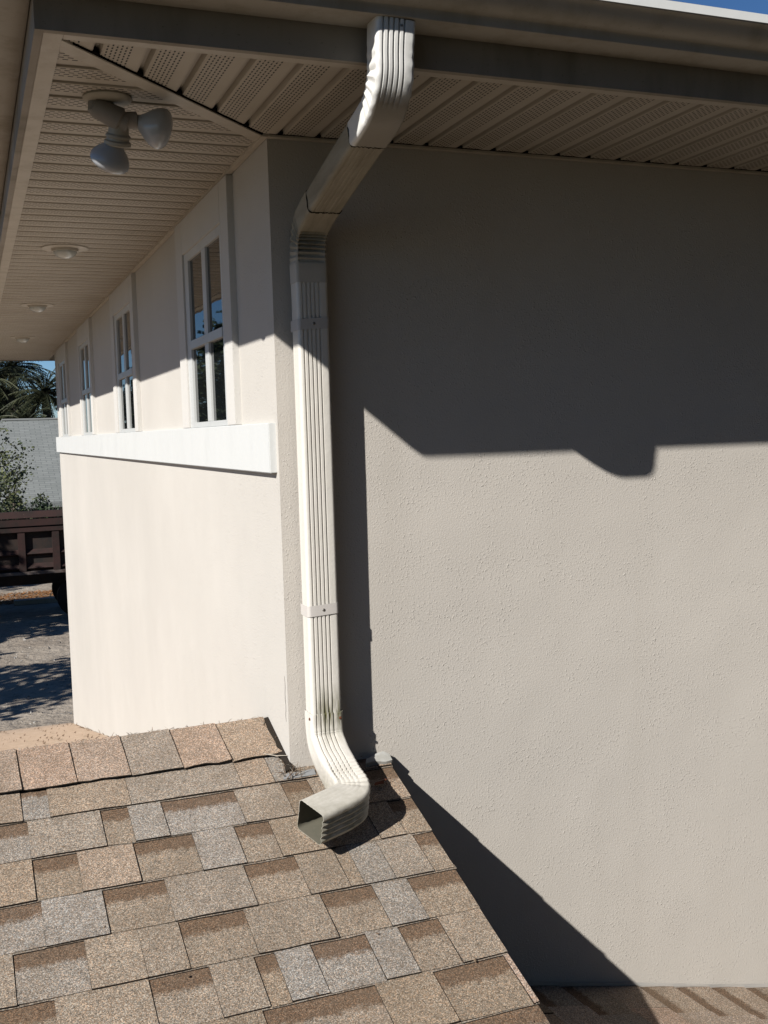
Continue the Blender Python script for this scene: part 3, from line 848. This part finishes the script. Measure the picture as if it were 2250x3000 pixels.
# kick-out elbows at the bottom
def cr_low(l, s_):
    a1 = pulse(l, 0.050, 0.095, 4, 0.0016)
    a2 = pulse(l, 0.190, 0.330, 9, 0.0055)
    return (a1 + a2 * 0.8, 0, a1 * 0.3 + a2 * 0.7, a2 * 1.7)
E1 = Vector((0.70, -0.69, -0.22)).normalized()
kick = [(0.0855, -0.05, 0.167), (0.0855, -0.05, 0.125), (0.0848, -0.0634, 0.0897), (0.0837, -0.1061, 0.0628), (0.0836, -0.1571, 0.0412), (0.0844, -0.2108, 0.0212), (0.0847, -0.2601, 0.0074), (0.0721, -0.2951, -0.0024), (0.04, -0.3184, -0.0072), (-0.0066, -0.3398, -0.0111), (-0.0562, -0.3602, -0.015)]
wid = [Vector((1, 0, 0))] * 4 + [Vector((1, -0.03, 0)), Vector((1, -0.12, -0.02)), Vector((0.93, -0.40, -0.10)), Vector((0.80, -0.58, -0.17)), Vector((0.70, -0.68, -0.2)), E1, E1]
sweep('elbow', kick, M['spout'], section(CW, CD, 0.95, 2.5), cr_low, grow=0.0030, wide=wid, ragged=0.005, n=12, dent=0.0008,
      rib_fade=lambda s_: 1.0 if s_ < 0.5 else max(0.1, 1 - (s_ - 0.5) / 0.12), thick=lambda s_: 1.0 + 0.28 * max(0, min(1, (s_ - 0.3) / 0.4)), label='kick-out elbow above the shingles with its open end to the left')
# straps
for zc, tilt in ((0.450, 0.002), (1.208, 0.001)):
    b = MB(); z0, z1 = zc - 0.0145, zc + 0.0145
    hw, yf = CW / 2 + 0.0010, -0.0505 - CD / 2 - 0.0012
    rc = 0.0095
    path = [(CX - hw, -0.018)]
    path += [(CX - hw + rc - rc * math.cos(t_ * math.pi / 12), yf + rc - rc * math.sin(t_ * math.pi / 12)) for t_ in range(7)]
    path += [(CX - 0.015, yf - 0.0003), (CX + 0.015, yf - 0.0003)]
    path += [(CX + hw - rc + rc * math.sin(t_ * math.pi / 12), yf + rc - rc * math.cos(t_ * math.pi / 12)) for t_ in range(7)]
    path += [(CX + hw, -0.018)]
    R = [[(x_, y_, z0 + (x_ - CX) * 0.06), (x_, y_, z1 + (x_ - CX) * 0.06)] for x_, y_ in path]
    b.rings(R, 0, (False, False), closed=False)
    st = b.build('strap', M['strap'], ds, smooth=40, recalc=False, solid=0.0006)
    tag(st, 'strap with a screw around the lower pipe' if zc < 1 else 'strap in the shade around the upper pipe')
    b = MB(); b.lathe((CX + 0.0, yf - 0.0006, zc), (0, -1, 0), [(0, 0.0042), (0.0012, 0.004), (0.0022, 0.0026), (0.0023, 0.001), (0.0014, 0.0008)], 12)
    b.build('screw', M['screw'], st, smooth=40)
for (px_, py_, pz_) in ((CX + 0.036, -0.0842, 0.152),):
    b = MB(); b.lathe((px_, py_, pz_), (0.1, -1, 0), [(0, 0.0042), (0.0016, 0.004), (0.003, 0.0025), (0.0031, 0.0)], 10); b.build('screw', M['rust'], ds, smooth=40)
b = MB(); b.lathe((CX - 0.0455, -0.07, 0.155), (-1, 0, 0), [(0, 0.0042), (0.0016, 0.004), (0.003, 0.0025), (0.0031, 0.0)], 10); b.build('screw', M['rust'], ds, smooth=40)
b = MB(); b.lathe((CX + 0.012, -0.6985, 1.748), (0, -1, 0), [(0, 0.0035), (0.0012, 0.0033), (0.002, 0.002), (0.0021, 0.0)], 10); b.build('screw', M['screw'], ds, smooth=40)

# ================================================================== LIGHTS ON THE SOFFIT
fl = thing('floodlight', 'twin bulb floodlight on a round plate under the side soffit near the corner', 'outdoor light')
b = MB(); b.lathe((-0.434, -0.214, H), (0, 0, -1), [(0, 0.055), (0.004, 0.056), (0.008, 0.053), (0.012, 0.044), (0.013, 0.0)], 40); b.build('mounting_plate', M['lamp_white'], fl, smooth=40)
b = MB()
b.lathe((-0.462, -0.212, H - 0.010), (-0.02, 0.02, -1), [(0, 0.016), (0.012, 0.016), (0.022, 0.017), (0.028, 0.012), (0.030, 0.0)], 20)
b.lathe((-0.468, -0.214, H - 0.020), (0.86, -0.05, -0.42), [(0, 0.005), (0.003, 0.021), (0.010, 0.024), (0.05, 0.0255), (0.060, 0.027), (0.066, 0.0275), (0.070, 0.022), (0.084, 0.0235), (0.088, 0.019), (0.0885, 0.0)], 28)
b.build('lamp_arm', M['lamp'], fl, smooth=40)
b = MB(); b.lathe((-0.396, -0.220, H - 0.050), (1, -0.06, 0.02), [(0, 0.012), (0.003, 0.019), (0.024, 0.020), (0.026, 0.017), (0.028, 0.0)], 24); b.build('socket', M['lamp'], fl, smooth=40)
b = MB(); b.lathe((-0.409, -0.212, H - 0.048), (-0.08, 0.42, -1), [(0, 0.010), (0.004, 0.021), (0.030, 0.024), (0.034, 0.0285), (0.038, 0.0290), (0.040, 0.026), (0.045, 0.0262), (0.048, 0.031), (0.055, 0.031), (0.058, 0.026), (0.0585, 0.0)], 28); b.build('socket', M['lamp_white'], fl, smooth=40)
bulb = [(0, 0.014), (0.010, 0.0175), (0.022, 0.026), (0.034, 0.0365), (0.048, 0.0445), (0.060, 0.048), (0.070, 0.0475), (0.078, 0.043), (0.085, 0.034), (0.090, 0.020), (0.0915, 0.0)]
b = MB(); b.lathe((-0.374, -0.221, H - 0.0495), (0.93, -0.20, -0.30), [(h * 0.92, r * 0.97) for h, r in bulb], 36)
tag(b.build('bulb', M['bulb'], fl, smooth=50), 'bulb pointing right')
b = MB(); b.lathe((-0.4130, -0.189, H - 0.089), (-0.36, 0.66, -0.92), [(h * 0.80, r * 0.97) for h, r in bulb], 36)
tag(b.build('bulb', M['bulb'], fl, smooth=50), 'bulb pointing down')

def can(cx_, cy_, label, ring=True):
    t = thing('recessed_light', label, 'ceiling light', group='recessed lights along the side soffit')
    b = MB(); b.lathe((cx_, cy_, H + 0.001), (0, 0, -1), [(0, 0.092), (0.003, 0.093), (0.0055, 0.091), (0.006, 0.055), (0.010, 0.053), (0.016, 0.0525), (0.0165, 0.048), (0.010, 0.044), (0.010, 0.0)], 40)
    b.build('trim_ring', M['channel'], t, smooth=35)
    b = MB(); b.lathe((cx_, cy_, H - 0.010), (0, 0, -1), [(0, 0.047), (0.008, 0.0465), (0.018, 0.041), (0.026, 0.030), (0.031, 0.015), (0.0325, 0.0)], 36)
    b.build('lens', M['can'], t, smooth=50)
can(-0.364, 1.79, 'nearest recessed soffit light with a cut ring around it')
can(-0.360, 3.70, 'middle recessed light of the side soffit')
can(-0.350, 5.70, 'farthest and smallest recessed light of the side soffit')

# ================================================================== LITTER
def twig(mb, p, d, l, r, mi=0):
    d = Vector(d).normalized(); p = Vector(p)
    q = p + d * l * 0.5 + Vector((rnd.uniform(-.1, .1), rnd.uniform(-.1, .1), rnd.uniform(0, .12))) * l
    mb.tube([p, q, p + d * l], [r, r * 0.8, r * 0.4], 4, mi)
b = MB()
def roofz(y):
    if y < RY: return MR * y + 0.018
    if y < yk: return s1(y) + 0.01
    return zk - 0.22 * (y - yk) + 0.01
for k_ in range(150):
    y = rnd.choice([rnd.uniform(-0.05, 0.23), rnd.uniform(0.1, 0.4), rnd.uniform(3.3, 7.3)])
    sc_ = 1.0 if y < 1 else 2.2
    p = Vector((-rnd.uniform(0.002, 0.02), y, roofz(y) - 0.004))
    twig(b, p, (rnd.uniform(-1, 0.1), rnd.uniform(-1, 1), rnd.uniform(-0.1, 0.5)), rnd.uniform(0.006, 0.02) * sc_, rnd.uniform(0.0006, 0.0016) * sc_, rnd.choice([0, 0, 1]))
for k_ in range(60):          # along the cap crest
    x = rnd.uniform(-0.9, -0.03)
    p = RP(x, 0.237, 0.012)
    twig(b, p, (rnd.uniform(-1, 1), rnd.uniform(-0.5, 0.5), rnd.uniform(0, 0.5)), rnd.uniform(0.004, 0.018), rnd.uniform(0.0005, 0.0014), rnd.choice([0, 1]))
for k_ in range(26):          # clump at the corner foot
    p = RP(rnd.uniform(-0.03, 0.03), rnd.uniform(-0.05, -0.004), 0.012)
    twig(b, p, (rnd.uniform(-1, 1), rnd.uniform(-0.6, 0.2), rnd.uniform(0, 0.9)), rnd.uniform(0.01, 0.035), rnd.uniform(0.0006, 0.002), rnd.choice([0, 0, 1]))
tag(b.build('leaf_litter', [M['litter'], M['litter_pale']]), 'dry needles and leaf bits caught along the wall foot', 'leaf litter', kind='stuff')
b = MB()
for k_ in range(70):
    x = rnd.uniform(-0.85, 0.26); y = rnd.uniform(-0.95, 0.03)
    p = RP(x, y, 0.0092)
    if rnd.random() < 0.7: twig(b, p, (rnd.uniform(-1, 1), rnd.uniform(-1, 1), MR * 0.3), rnd.uniform(0.003, 0.012), rnd.uniform(0.0004, 0.0010), rnd.choice([0, 0, 1]))
    else:
        an = rnd.uniform(0, 6.28); s_ = rnd.uniform(0.002, 0.006); v1 = Vector((math.cos(an), math.sin(an), MR * math.sin(an))) * s_; v2 = Vector((-math.sin(an), math.cos(an), MR * math.cos(an))) * s_ * 0.6
        b.face([p - v1, p - v2, p + v1 + NR * 0.002, p + v2])
tag(b.build('roof_debris', [M['litter'], M['litter_pale']], recalc=False), 'tiny leaf crumbs and needles strewn over the sunlit shingles', 'debris', kind='stuff')
b = MB()
c0 = RP(0.212, -0.125, 0.0125)
b.face([c0 + Vector((-0.017, -0.006, 0)), c0 + Vector((0.010, -0.011, 0.003)), c0 + Vector((0.014, 0.006, 0.006)), c0 + Vector((-0.010, 0.010, 0.001))])
b.tube([c0 + Vector((0.0, -0.004, 0.003)), c0 + Vector((0.022, 0.002, 0.009)), c0 + Vector((0.040, 0.010, 0.007))], 0.0010, 4)
b.tube([c0 + Vector((0.015, -0.016, 0.000)), c0 + Vector((0.018, 0.004, 0.010)), c0 + Vector((0.016, 0.020, 0.006))], 0.0010, 4)
tag(b.build('dead_leaf', NB('reddish_leaf', 0.9, 0.1).done((0.22, 0.075, 0.04)), solid=0.0008), 'curled reddish dead leaf on the shingles right of the kick-out elbow', 'leaf')
b = MB()
c0 = RP(-0.028, 0.045, 0.020)
b.tube([c0 + Vector((-0.03, 0.020, 0.004)), c0, c0 + Vector((0.026, -0.022, 0.003))], [0.0012, 0.0016, 0.0009], 5)
tag(b.build('twig', M['litter_pale']), 'pale twig lying on the last ridge cap by the wall corner', 'twig')

# ================================================================== BACKGROUND LOT
def rusty(name, col, col2):
    b = NB(name, 0.8, 0.2)
    n1 = b.noise(3.5, 6, 0.7)
    c = b.mix(b.ramp(n1, [(0.4, 0), (0.65, 1)]), list(col), list(col2))
    sp = b.ramp(b.noise(16, 3, 0.7), [(0.70, 0), (0.76, 1)])
    c = b.mix(b.math('MULTIPLY', sp, 0.6), c, [0.30, 0.24, 0.20])
    return b.done(c, b.bump(n1, 0.01, 0.6))
M['truck'] = rusty('rusty_red_steel', (0.052, 0.026, 0.023), (0.030, 0.022, 0.019))
M['truck_dark'] = rusty('grimy_steel', (0.030, 0.026, 0.024), (0.055, 0.035, 0.028))
M['tyre'] = NB('tyre_rubber', 0.9, 0.2).done((0.015, 0.015, 0.015))
tr = thing('dump_trailer', 'rusty dark red dump trailer with ribbed steel sides parked in the dirt lot', 'trailer')
TY = 24.4; TD = 2.3
X0, X1 = -5.2, 1.62
b = MB(); b.box((X0, TY + 0.10, GZ + 1.20), (X1, TY + TD, GZ + 2.35)); tag(b.build('body', M['truck_dark'], tr), None)
b = MB()
b.hexa([(X0, TY - 0.02, GZ + 2.56), (X1, TY - 0.02, GZ + 2.56), (X1, TY + 0.2, GZ + 2.56), (X0, TY + 0.2, GZ + 2.56), (X0, TY + 0.05, GZ + 2.72), (X1, TY + 0.05, GZ + 2.72), (X1, TY + 0.2, GZ + 2.72), (X0, TY + 0.2, GZ + 2.72)])
b.box((X0, TY + 0.00, GZ + 2.36), (X1, TY + 0.15, GZ + 2.53)); b.box((X0, TY - 0.04, GZ + 2.22), (X1, TY + 0.13, GZ + 2.325))
tag(b.build('top_rail', M['truck'], tr, bevel=0.008), None)
b = MB(); b.box((X0, TY - 0.05, GZ + 1.18), (X1, TY + 0.11, GZ + 1.25)); b.build('bottom_rail', rusty('worn_grey_steel', (0.16, 0.14, 0.13), (0.09, 0.06, 0.05)), tr)
x = 0.28; 
xs = [X1 - 0.16 - 0.80 * i for i in range(9)]
xs = [1.02 - 0.80 * i + 0.0 for i in range(8)]
for x in xs:
    b = MB(); b.box((x, TY - 0.02, GZ + 1.25), (x + 0.17, TY + 0.12, GZ + 2.22)); b.build('rib', M['truck'], tr, bevel=0.006)
    for zz in (1.62, 1.27):
        b = MB(); x2 = x + 0.17
        b.hexa([(x2, TY + 0.10, GZ + zz), (x2 + 0.63, TY + 0.10, GZ + zz), (x2 + 0.63, TY + 0.101, GZ + zz + 0.02), (x2, TY + 0.101, GZ + zz + 0.02), (x2, TY + 0.0, GZ + zz + 0.06), (x2 + 0.63, TY + 0.0, GZ + zz + 0.06), (x2 + 0.63, TY + 0.10, GZ + zz + 0.17), (x2, TY + 0.10, GZ + zz + 0.17)])
        b.build('side_step', M['truck'], tr)
for xw in (1.05, -0.25 - 3.6, -4.9 + 0.0):
    for yw in (TY + 0.15, TY + TD - 0.45):
        b = MB(); b.lathe((xw + 0.55, yw, GZ + 0.52), (0, 1, 0), [(0, 0.28), (0.0, 0.45), (0.04, 0.52), (0.26, 0.52), (0.30, 0.45), (0.30, 0.25)], 28)
        wh = b.build('wheel', M['tyre'], tr, smooth=40)
        b = MB(); b.lathe((xw + 0.55, yw - 0.01, GZ + 0.52), (0, 1, 0), [(0.0, 0.10), (0.03, 0.12), (0.06, 0.26), (0.02, 0.28)], 20); b.build('rim', M['truck_dark'], wh, smooth=40)
b = MB(); b.box((X0, TY + 0.6, GZ + 0.85), (X1 + 0.2, TY + 0.75, GZ + 1.18)); b.box((X0, TY + 1.55, GZ + 0.85), (X1 + 0.2, TY + 1.7, GZ + 1.18)); b.build('chassis', M['truck_dark'], tr)

# pine straw strip and kerb block beyond the trailer, board on the ground
def tuft(name, mats, cx_, cy_, sx, sy, n_, hgt, w_=0.02, z=GZ):
    b = MB()
    for _ in range(n_):
        x = cx_ + rnd.uniform(-sx, sx); y = cy_ + rnd.uniform(-sy, sy); an = rnd.uniform(0, 6.28); l = rnd.uniform(0.3, 1) * hgt
        p = Vector((x, y, z)); d = Vector((math.cos(an) * l, math.sin(an) * l, l * rnd.uniform(0.05, 0.5))); s_ = Vector((-math.sin(an), math.cos(an), 0.3)) * w_
        b.face([p, p + s_, p + d + s_ * 0.5, p + d], rnd.randrange(len(mats)))
    return b.build(name, mats, recalc=False)
tag(tuft('pine_straw', [NB('orange_straw', 0.9, 0.1).done((0.42, 0.20, 0.08)), NB('brown_straw', 0.9, 0.1).done((0.25, 0.12, 0.05))], -0.5, 28.8, 3.6, 1.1, 5200, 0.20), 'orange brown pine straw seen beneath the trailer', 'pine straw', kind='stuff')
b = MB(); b.box((0.15, 27.4, GZ), (2.6, 27.7, GZ + 0.13)); tag(b.build('kerb', paint('kerb_concrete', (0.42, 0.40, 0.34), 0.9, 0.3), bevel=0.01), kind='structure')
b = MB()
b.hexa([(-2.1, 13.10, GZ + 0.02), (0.05, 13.62, GZ + 0.02), (0.05, 13.74, GZ + 0.02), (-2.1, 13.24, GZ + 0.02), (-2.1, 13.10, GZ + 0.07), (0.05, 13.62, GZ + 0.055), (0.05, 13.74, GZ + 0.055), (-2.1, 13.24, GZ + 0.07)])
tag(b.build('wood_board', paint('weathered_board', (0.40, 0.23, 0.11), 0.8, 0.4), bevel=0.004), 'long brown wooden board lying on the dirt', 'board')
# rubble scattered over the lot
b = MB()
for _ in range(900):
    x = rnd.uniform(-3, 3); y = rnd.uniform(10, 23.5); s_ = rnd.uniform(0.01, 0.045) * (1 if rnd.random() < 0.9 else 2)
    p = Vector((x, y, GZ))
    q = [p + Vector((rnd.uniform(-1, 1) * s_, rnd.uniform(-1, 1) * s_, 0)) for _ in range(3)]
    top = p + Vector((0, 0, s_ * rnd.uniform(0.5, 1)))
    mi = rnd.choice([0, 0, 1])
    for i in range(3): b.face([q[i], q[(i + 1) % 3], top], mi)
tag(b.build('rubble', [paint('pale_rubble', (0.50, 0.47, 0.43), 0.9, 0.3), paint('grey_rubble', (0.22, 0.19, 0.165), 0.9, 0.3)], recalc=True), 'pale stone chips scattered on the dirt lot', 'rubble', kind='stuff')

# neighbour house
nb = thing('neighbour_house', 'low neighbouring house with a big pale grey shingle roof beyond the trailer', 'house')
def grey_roof():
    b = NB('grey_shingle', 0.95, 0.1)
    xyz = b.sep(b.tc)
    cmb = b.n('ShaderNodeCombineXYZ'); b.put(cmb.inputs[0], xyz[0]); b.put(cmb.inputs[1], b.math('MULTIPLY', xyz[2], 2.4))
    br = b.n('ShaderNodeTexBrick'); b.put(br.inputs['Vector'], cmb.outputs[0])
    br.inputs['Color1'].default_value = (0.30, 0.315, 0.305, 1); br.inputs['Color2'].default_value = (0.245, 0.26, 0.25, 1); br.inputs['Mortar'].default_value = (0.15, 0.16, 0.16, 1)
    br.inputs['Scale'].default_value = 1.0; br.inputs['Brick Width'].default_value = 0.42; br.inputs['Row Height'].default_value = 0.17; br.inputs['Mortar Size'].default_value = 0.012
    c = b.mix(b.ramp(b.noise(3, 4, 0.7), [(0.4, 0), (0.7, 0.4)]), br.outputs[0], [0.20, 0.21, 0.21])
    return b.done(c)
b = MB()
NY0, NY1, EZ, RZ2 = 38.5, 45.5, -1.35, 1.86
b.face([(-9, NY0, EZ), (9, NY0, EZ), (9, NY1, RZ2), (0.62, NY1, RZ2), (-3.2, NY1 - 1.5, RZ2 - 0.7)])
b.face([(-9, NY0, EZ), (-3.2, NY1 - 1.5, RZ2 - 0.7), (0.62, NY1, RZ2), (-9, NY1 + 7, EZ)])
b.face([(9, NY0, EZ - 0.2), (-9, NY0, EZ - 0.2), (-9, NY0, EZ), (9, NY0, EZ)])
b.face([(0.62, NY1, RZ2), (9, NY1, RZ2), (9, NY1 + 7, EZ), (-9, NY1 + 7, EZ)])
b.build('roof', grey_roof(), nb, recalc=False)
b = MB(); b.box((0.62, NY1 - 0.12, RZ2 - 0.02), (9, NY1 + 0.12, RZ2 + 0.05)); b.build('ridge_cap', NB('ridge_grey', 0.9, 0.1).done((0.34, 0.35, 0.34)), nb)
b = MB(); b.box((-8.4, NY0 + 0.6, GZ), (8.4, NY1 + 6.4, EZ - 0.001)); b.build('wall', M['wall_side'], nb)

# ------------------------------------------------------------------ vegetation
def leafmat(name, c1, c2):
    b = NB(name, 0.6, 0.3)
    oi = b.n('ShaderNodeNewGeometry').outputs['Random Per Island']
    return b.done(b.mix(oi, list(c1), list(c2)))
L_oak = leafmat('oak_leaves', (0.045, 0.065, 0.022), (0.13, 0.14, 0.055))
L_dark = leafmat('dark_leaves', (0.018, 0.032, 0.014), (0.055, 0.08, 0.032))
L_palm = leafmat('palm_leaves', (0.014, 0.022, 0.011), (0.075, 0.08, 0.036))
BARK = paint('bark', (0.11, 0.09, 0.07), 0.95, 0.5)
def leaf(b, p, s_, rr):
    a1 = Vector((rr.uniform(-1, 1), rr.uniform(-1, 1), rr.uniform(-0.7, 0.7))).normalized(); a2 = a1.orthogonal().normalized() * 0.45
    b.face([p, p + a1 * s_ * 0.5 + a2 * s_, p + a1 * s_, p + a1 * s_ * 0.5 - a2 * s_])
def tree(name, label, x, y, h, cr, trunk, mat, nleaf, leafs, seed, group=None, crown_z=0.62, squash=0.75, clumps=26, low=0.25, z0=GZ):
    rr = random.Random(seed)
    t = thing(name, label, 'tree' if 'shrub' not in name else 'shrub', group=group)
    tb = MB(); base = Vector((x, y, z0))
    top = base + Vector((rr.uniform(-.4, .4), rr.uniform(-.4, .4), h * crown_z))
    tb.tube([base, base.lerp(top, 0.4) + Vector((rr.uniform(-.2, .2), 0, 0)), top, top + Vector((0.2, 0, h * 0.2))], [trunk, trunk * 0.8, trunk * 0.5, trunk * 0.15], 10)
    cl = []
    for k_ in range(clumps):
        v = Vector((rr.gauss(0, 1), rr.gauss(0, 1), rr.gauss(0, 1))).normalized() * rr.uniform(0.35, 1.0)
        c_ = base + Vector((v.x * cr, v.y * cr, h * crown_z + v.z * cr * squash))
        if c_.z < z0 + h * low: c_.z = z0 + h * low + rr.uniform(0, 0.5)
        cl.append((c_, rr.uniform(0.16, 0.34) * cr))
        st_ = base.lerp(top, rr.uniform(0.5, 1.0))
        mid = st_.lerp(c_, 0.5) + Vector((0, 0, rr.uniform(-0.1, 0.3)))
        tb.tube([st_, mid, c_], [trunk * 0.25, trunk * 0.14, trunk * 0.05], 5)
    tb.build('trunk', BARK, t, smooth=60)
    b = MB()
    for _ in range(nleaf):
        c_, r_ = rr.choice(cl)
        v = Vector((rr.gauss(0, 1), rr.gauss(0, 1), rr.gauss(0, 0.8)))
        v = v.normalized() * (rr.random() ** 0.5)
        leaf(b, c_ + v * r_, leafs * rr.uniform(0.6, 1.4), rr)
    b.build('crown', mat, t, recalc=False)
    return t
def palm(label, x, y, h, fl_, nf, seed):
    rr = random.Random(seed)
    t = thing('palm_tree', label, 'tree', group='palms behind the grey roof')
    tb = MB(); tb.tube([(x, y, GZ), (x + 0.1, y, GZ + h * 0.5), (x, y, GZ + h)], [0.24, 0.2, 0.2], 12); tb.build('trunk', BARK, t, smooth=60)
    b = MB(); c_ = Vector((x, y, GZ + h))
    for k_ in range(nf):
        az = rr.uniform(0, 6.28); el = rr.uniform(-0.9, 1.3)
        d = Vector((math.cos(az) * math.cos(el), math.sin(az) * math.cos(el), math.sin(el)))
        side = Vector((-math.sin(az), math.cos(az), 0)); L_ = fl_ * rr.uniform(0.75, 1.1)
        pts = [c_ + d * L_ * s_ + Vector((0, 0, -0.42 * L_ * s_ * s_)) for s_ in [i / 10 for i in range(11)]]
        b.tube(pts[::2] + [pts[-1]] if False else pts, [0.025] * 11, 3)
        for i in range(2, 11):
            for s_ in (-1, 1):
                for q in (0, 0.5):
                    p = pts[i - 1].lerp(pts[i], q) if i else pts[i]
                    ll = L_ * 0.32 * (1 - abs(i / 10 - 0.55) * 0.9) * rr.uniform(0.8, 1.1)
                    dd = (side * s_ + (pts[i] - pts[i - 1]).normalized() * 0.5 + Vector((0, 0, rr.uniform(-0.6, -0.1)))).normalized()
                    wv = dd.cross(Vector((0, 0, 1))).normalized() * 0.03
                    b.face([p - wv, p + wv, p + dd * ll])
    b.build('crown', L_palm, t, recalc=False)
palm('dark palm whose fronds stand against the blue sky beside the house wall', 2.75, 50, 6.7, 2.1, 90, 3)
palm('palm with drooping dry fronds just above the grey roof', 1.75, 48.5, 5.3, 1.6, 70, 5)
palm('palm at the left edge of the view, half hidden by oak leaves', 0.35, 52, 7.4, 2.2, 80, 8)
palm('tallest palm behind the grey roof, its crown cut off by the soffit', 1.55, 56, 8.3, 2.3, 80, 9)
tree('oak_tree', 'broad tree with dense dark crown far behind the grey roof', 0.95, 58, 8.2, 2.7, 0.3, L_dark, 12000, 0.24, 21, None, 0.6, 0.7)
tree('oak_tree', 'leafy oak at the left edge spreading thin branches across the grey roof', -1.15, 31.0, 5.4, 2.1, 0.16, L_oak, 3000, 0.085, 34, None, 0.66, 0.75, 26, 0.40)
tree('oak_tree', 'small sparse oak in front of the grey roof behind the trailer', 0.45, 33.5, 3.9, 1.15, 0.08, L_oak, 800, 0.075, 35, None, 0.68, 0.9, 15, 0.35)
for i, (x, y, h, r_) in enumerate([(0.0, 34.5, 3.1, 1.1), (1.25, 35.5, 2.7, 1.0), (2.25, 36.3, 2.5, 1.0), (3.6, 36.8, 2.2, 1.0)]):
    tree('shrub', ['dark green shrub at the left edge behind the trailer', 'low dark shrub behind the middle of the trailer', 'dark shrub below the grey roof beside the house wall', 'shrub hidden behind the house corner'][i], x, y, h, r_, 0.06, L_dark, 4200, 0.10, 50 + i, 'shrubs in front of the grey roof', 0.55, 0.95, 26, 0.06)
# trees left of the view: reflected in the windows and shading the lot
out = [(-10, 9.5, 6.5, 2.6, 'short oak nearest the side wall'), (-13.0, 15, 7.5, 3.0, 'round oak at the lot edge'), (-7.0, 20.5, 8.0, 3.0, 'dense oak shading the trailer'), (-11.5, 27, 10.0, 3.6, 'tall oak past the trailer'),
       (-8.5, 31, 9, 3.2, 'oak behind the trailer front'), (-17, 34, 12, 4.5, 'tallest oak of the row'), (-24, 24, 11, 4.5, 'wide oak farthest left'), (-13, 42, 11, 4.5, 'big oak farthest back'), (-6.5, 38, 9, 3.2, 'slim oak near the grey roof'), (-17, 9, 8, 3.0, 'low oak by the yard corner')]
for i, (x, y, h, r_, lab) in enumerate(out):
    tree('oak_tree', lab + ', left of the dirt lot', x, y, h, r_, 0.25, L_dark, 5200, 0.20, 70 + i, 'oaks left of the dirt lot', 0.62, 0.75, 30, 0.25)
tree('oak_tree', 'sparse young oak dappling the dirt lot with shade', -6.2, 13.2, 6.6, 2.6, 0.14, L_oak, 2600, 0.17, 91, None, 0.66, 0.7, 30, 0.3)
tree('oak_tree', 'thin leaning oak shading the middle of the dirt lot', -6.8, 17.0, 6.0, 2.2, 0.12, L_oak, 2200, 0.17, 92, None, 0.66, 0.7, 24, 0.3)
# unseen trees around the viewer, added to block sky light on the shaded wall
yard = [(4.2, -6.5, 11, 3.0, 'oak nearest the shaded wall'), (8.5, -5.0, 12, 3.6, 'oak close to the far end of the wall'), (9.5, -10, 13, 4.0, 'broad oak in the middle of the yard'), (3.0, -11.5, 12, 3.6, 'oak straight behind the viewer'),
        (-1.5, -14, 11.0, 3.6, 'oak at the left rear of the yard'), (13, -4, 12, 4.0, 'oak at the right end of the house'), (6.5, -14, 14, 4.2, 'tallest oak of the front yard'), (-0.8, -8.5, 6.8, 2.2, 'small oak just behind the viewer'),
        (5, -21, 20, 7.5, 'huge oak at the back of the yard'), (-5, -21, 17, 6.5, 'huge oak left of the yard path'), (15, -14, 18, 7.0, 'huge oak at the right back of the yard'), (20, -3, 15, 6, 'oak beyond the end of the house'), (1.2, -8.0, 10.5, 2.8, 'oak between the viewer and the yard')]
for i, (x, y, h, r_, lab) in enumerate(yard):
    tree('oak_tree', lab + ', unseen, added to block light', x, y, h, r_, 0.2, L_dark, 5000, 0.6, 170 + i, 'added light blocking trees', 0.6, 0.95, 30, 0.16)
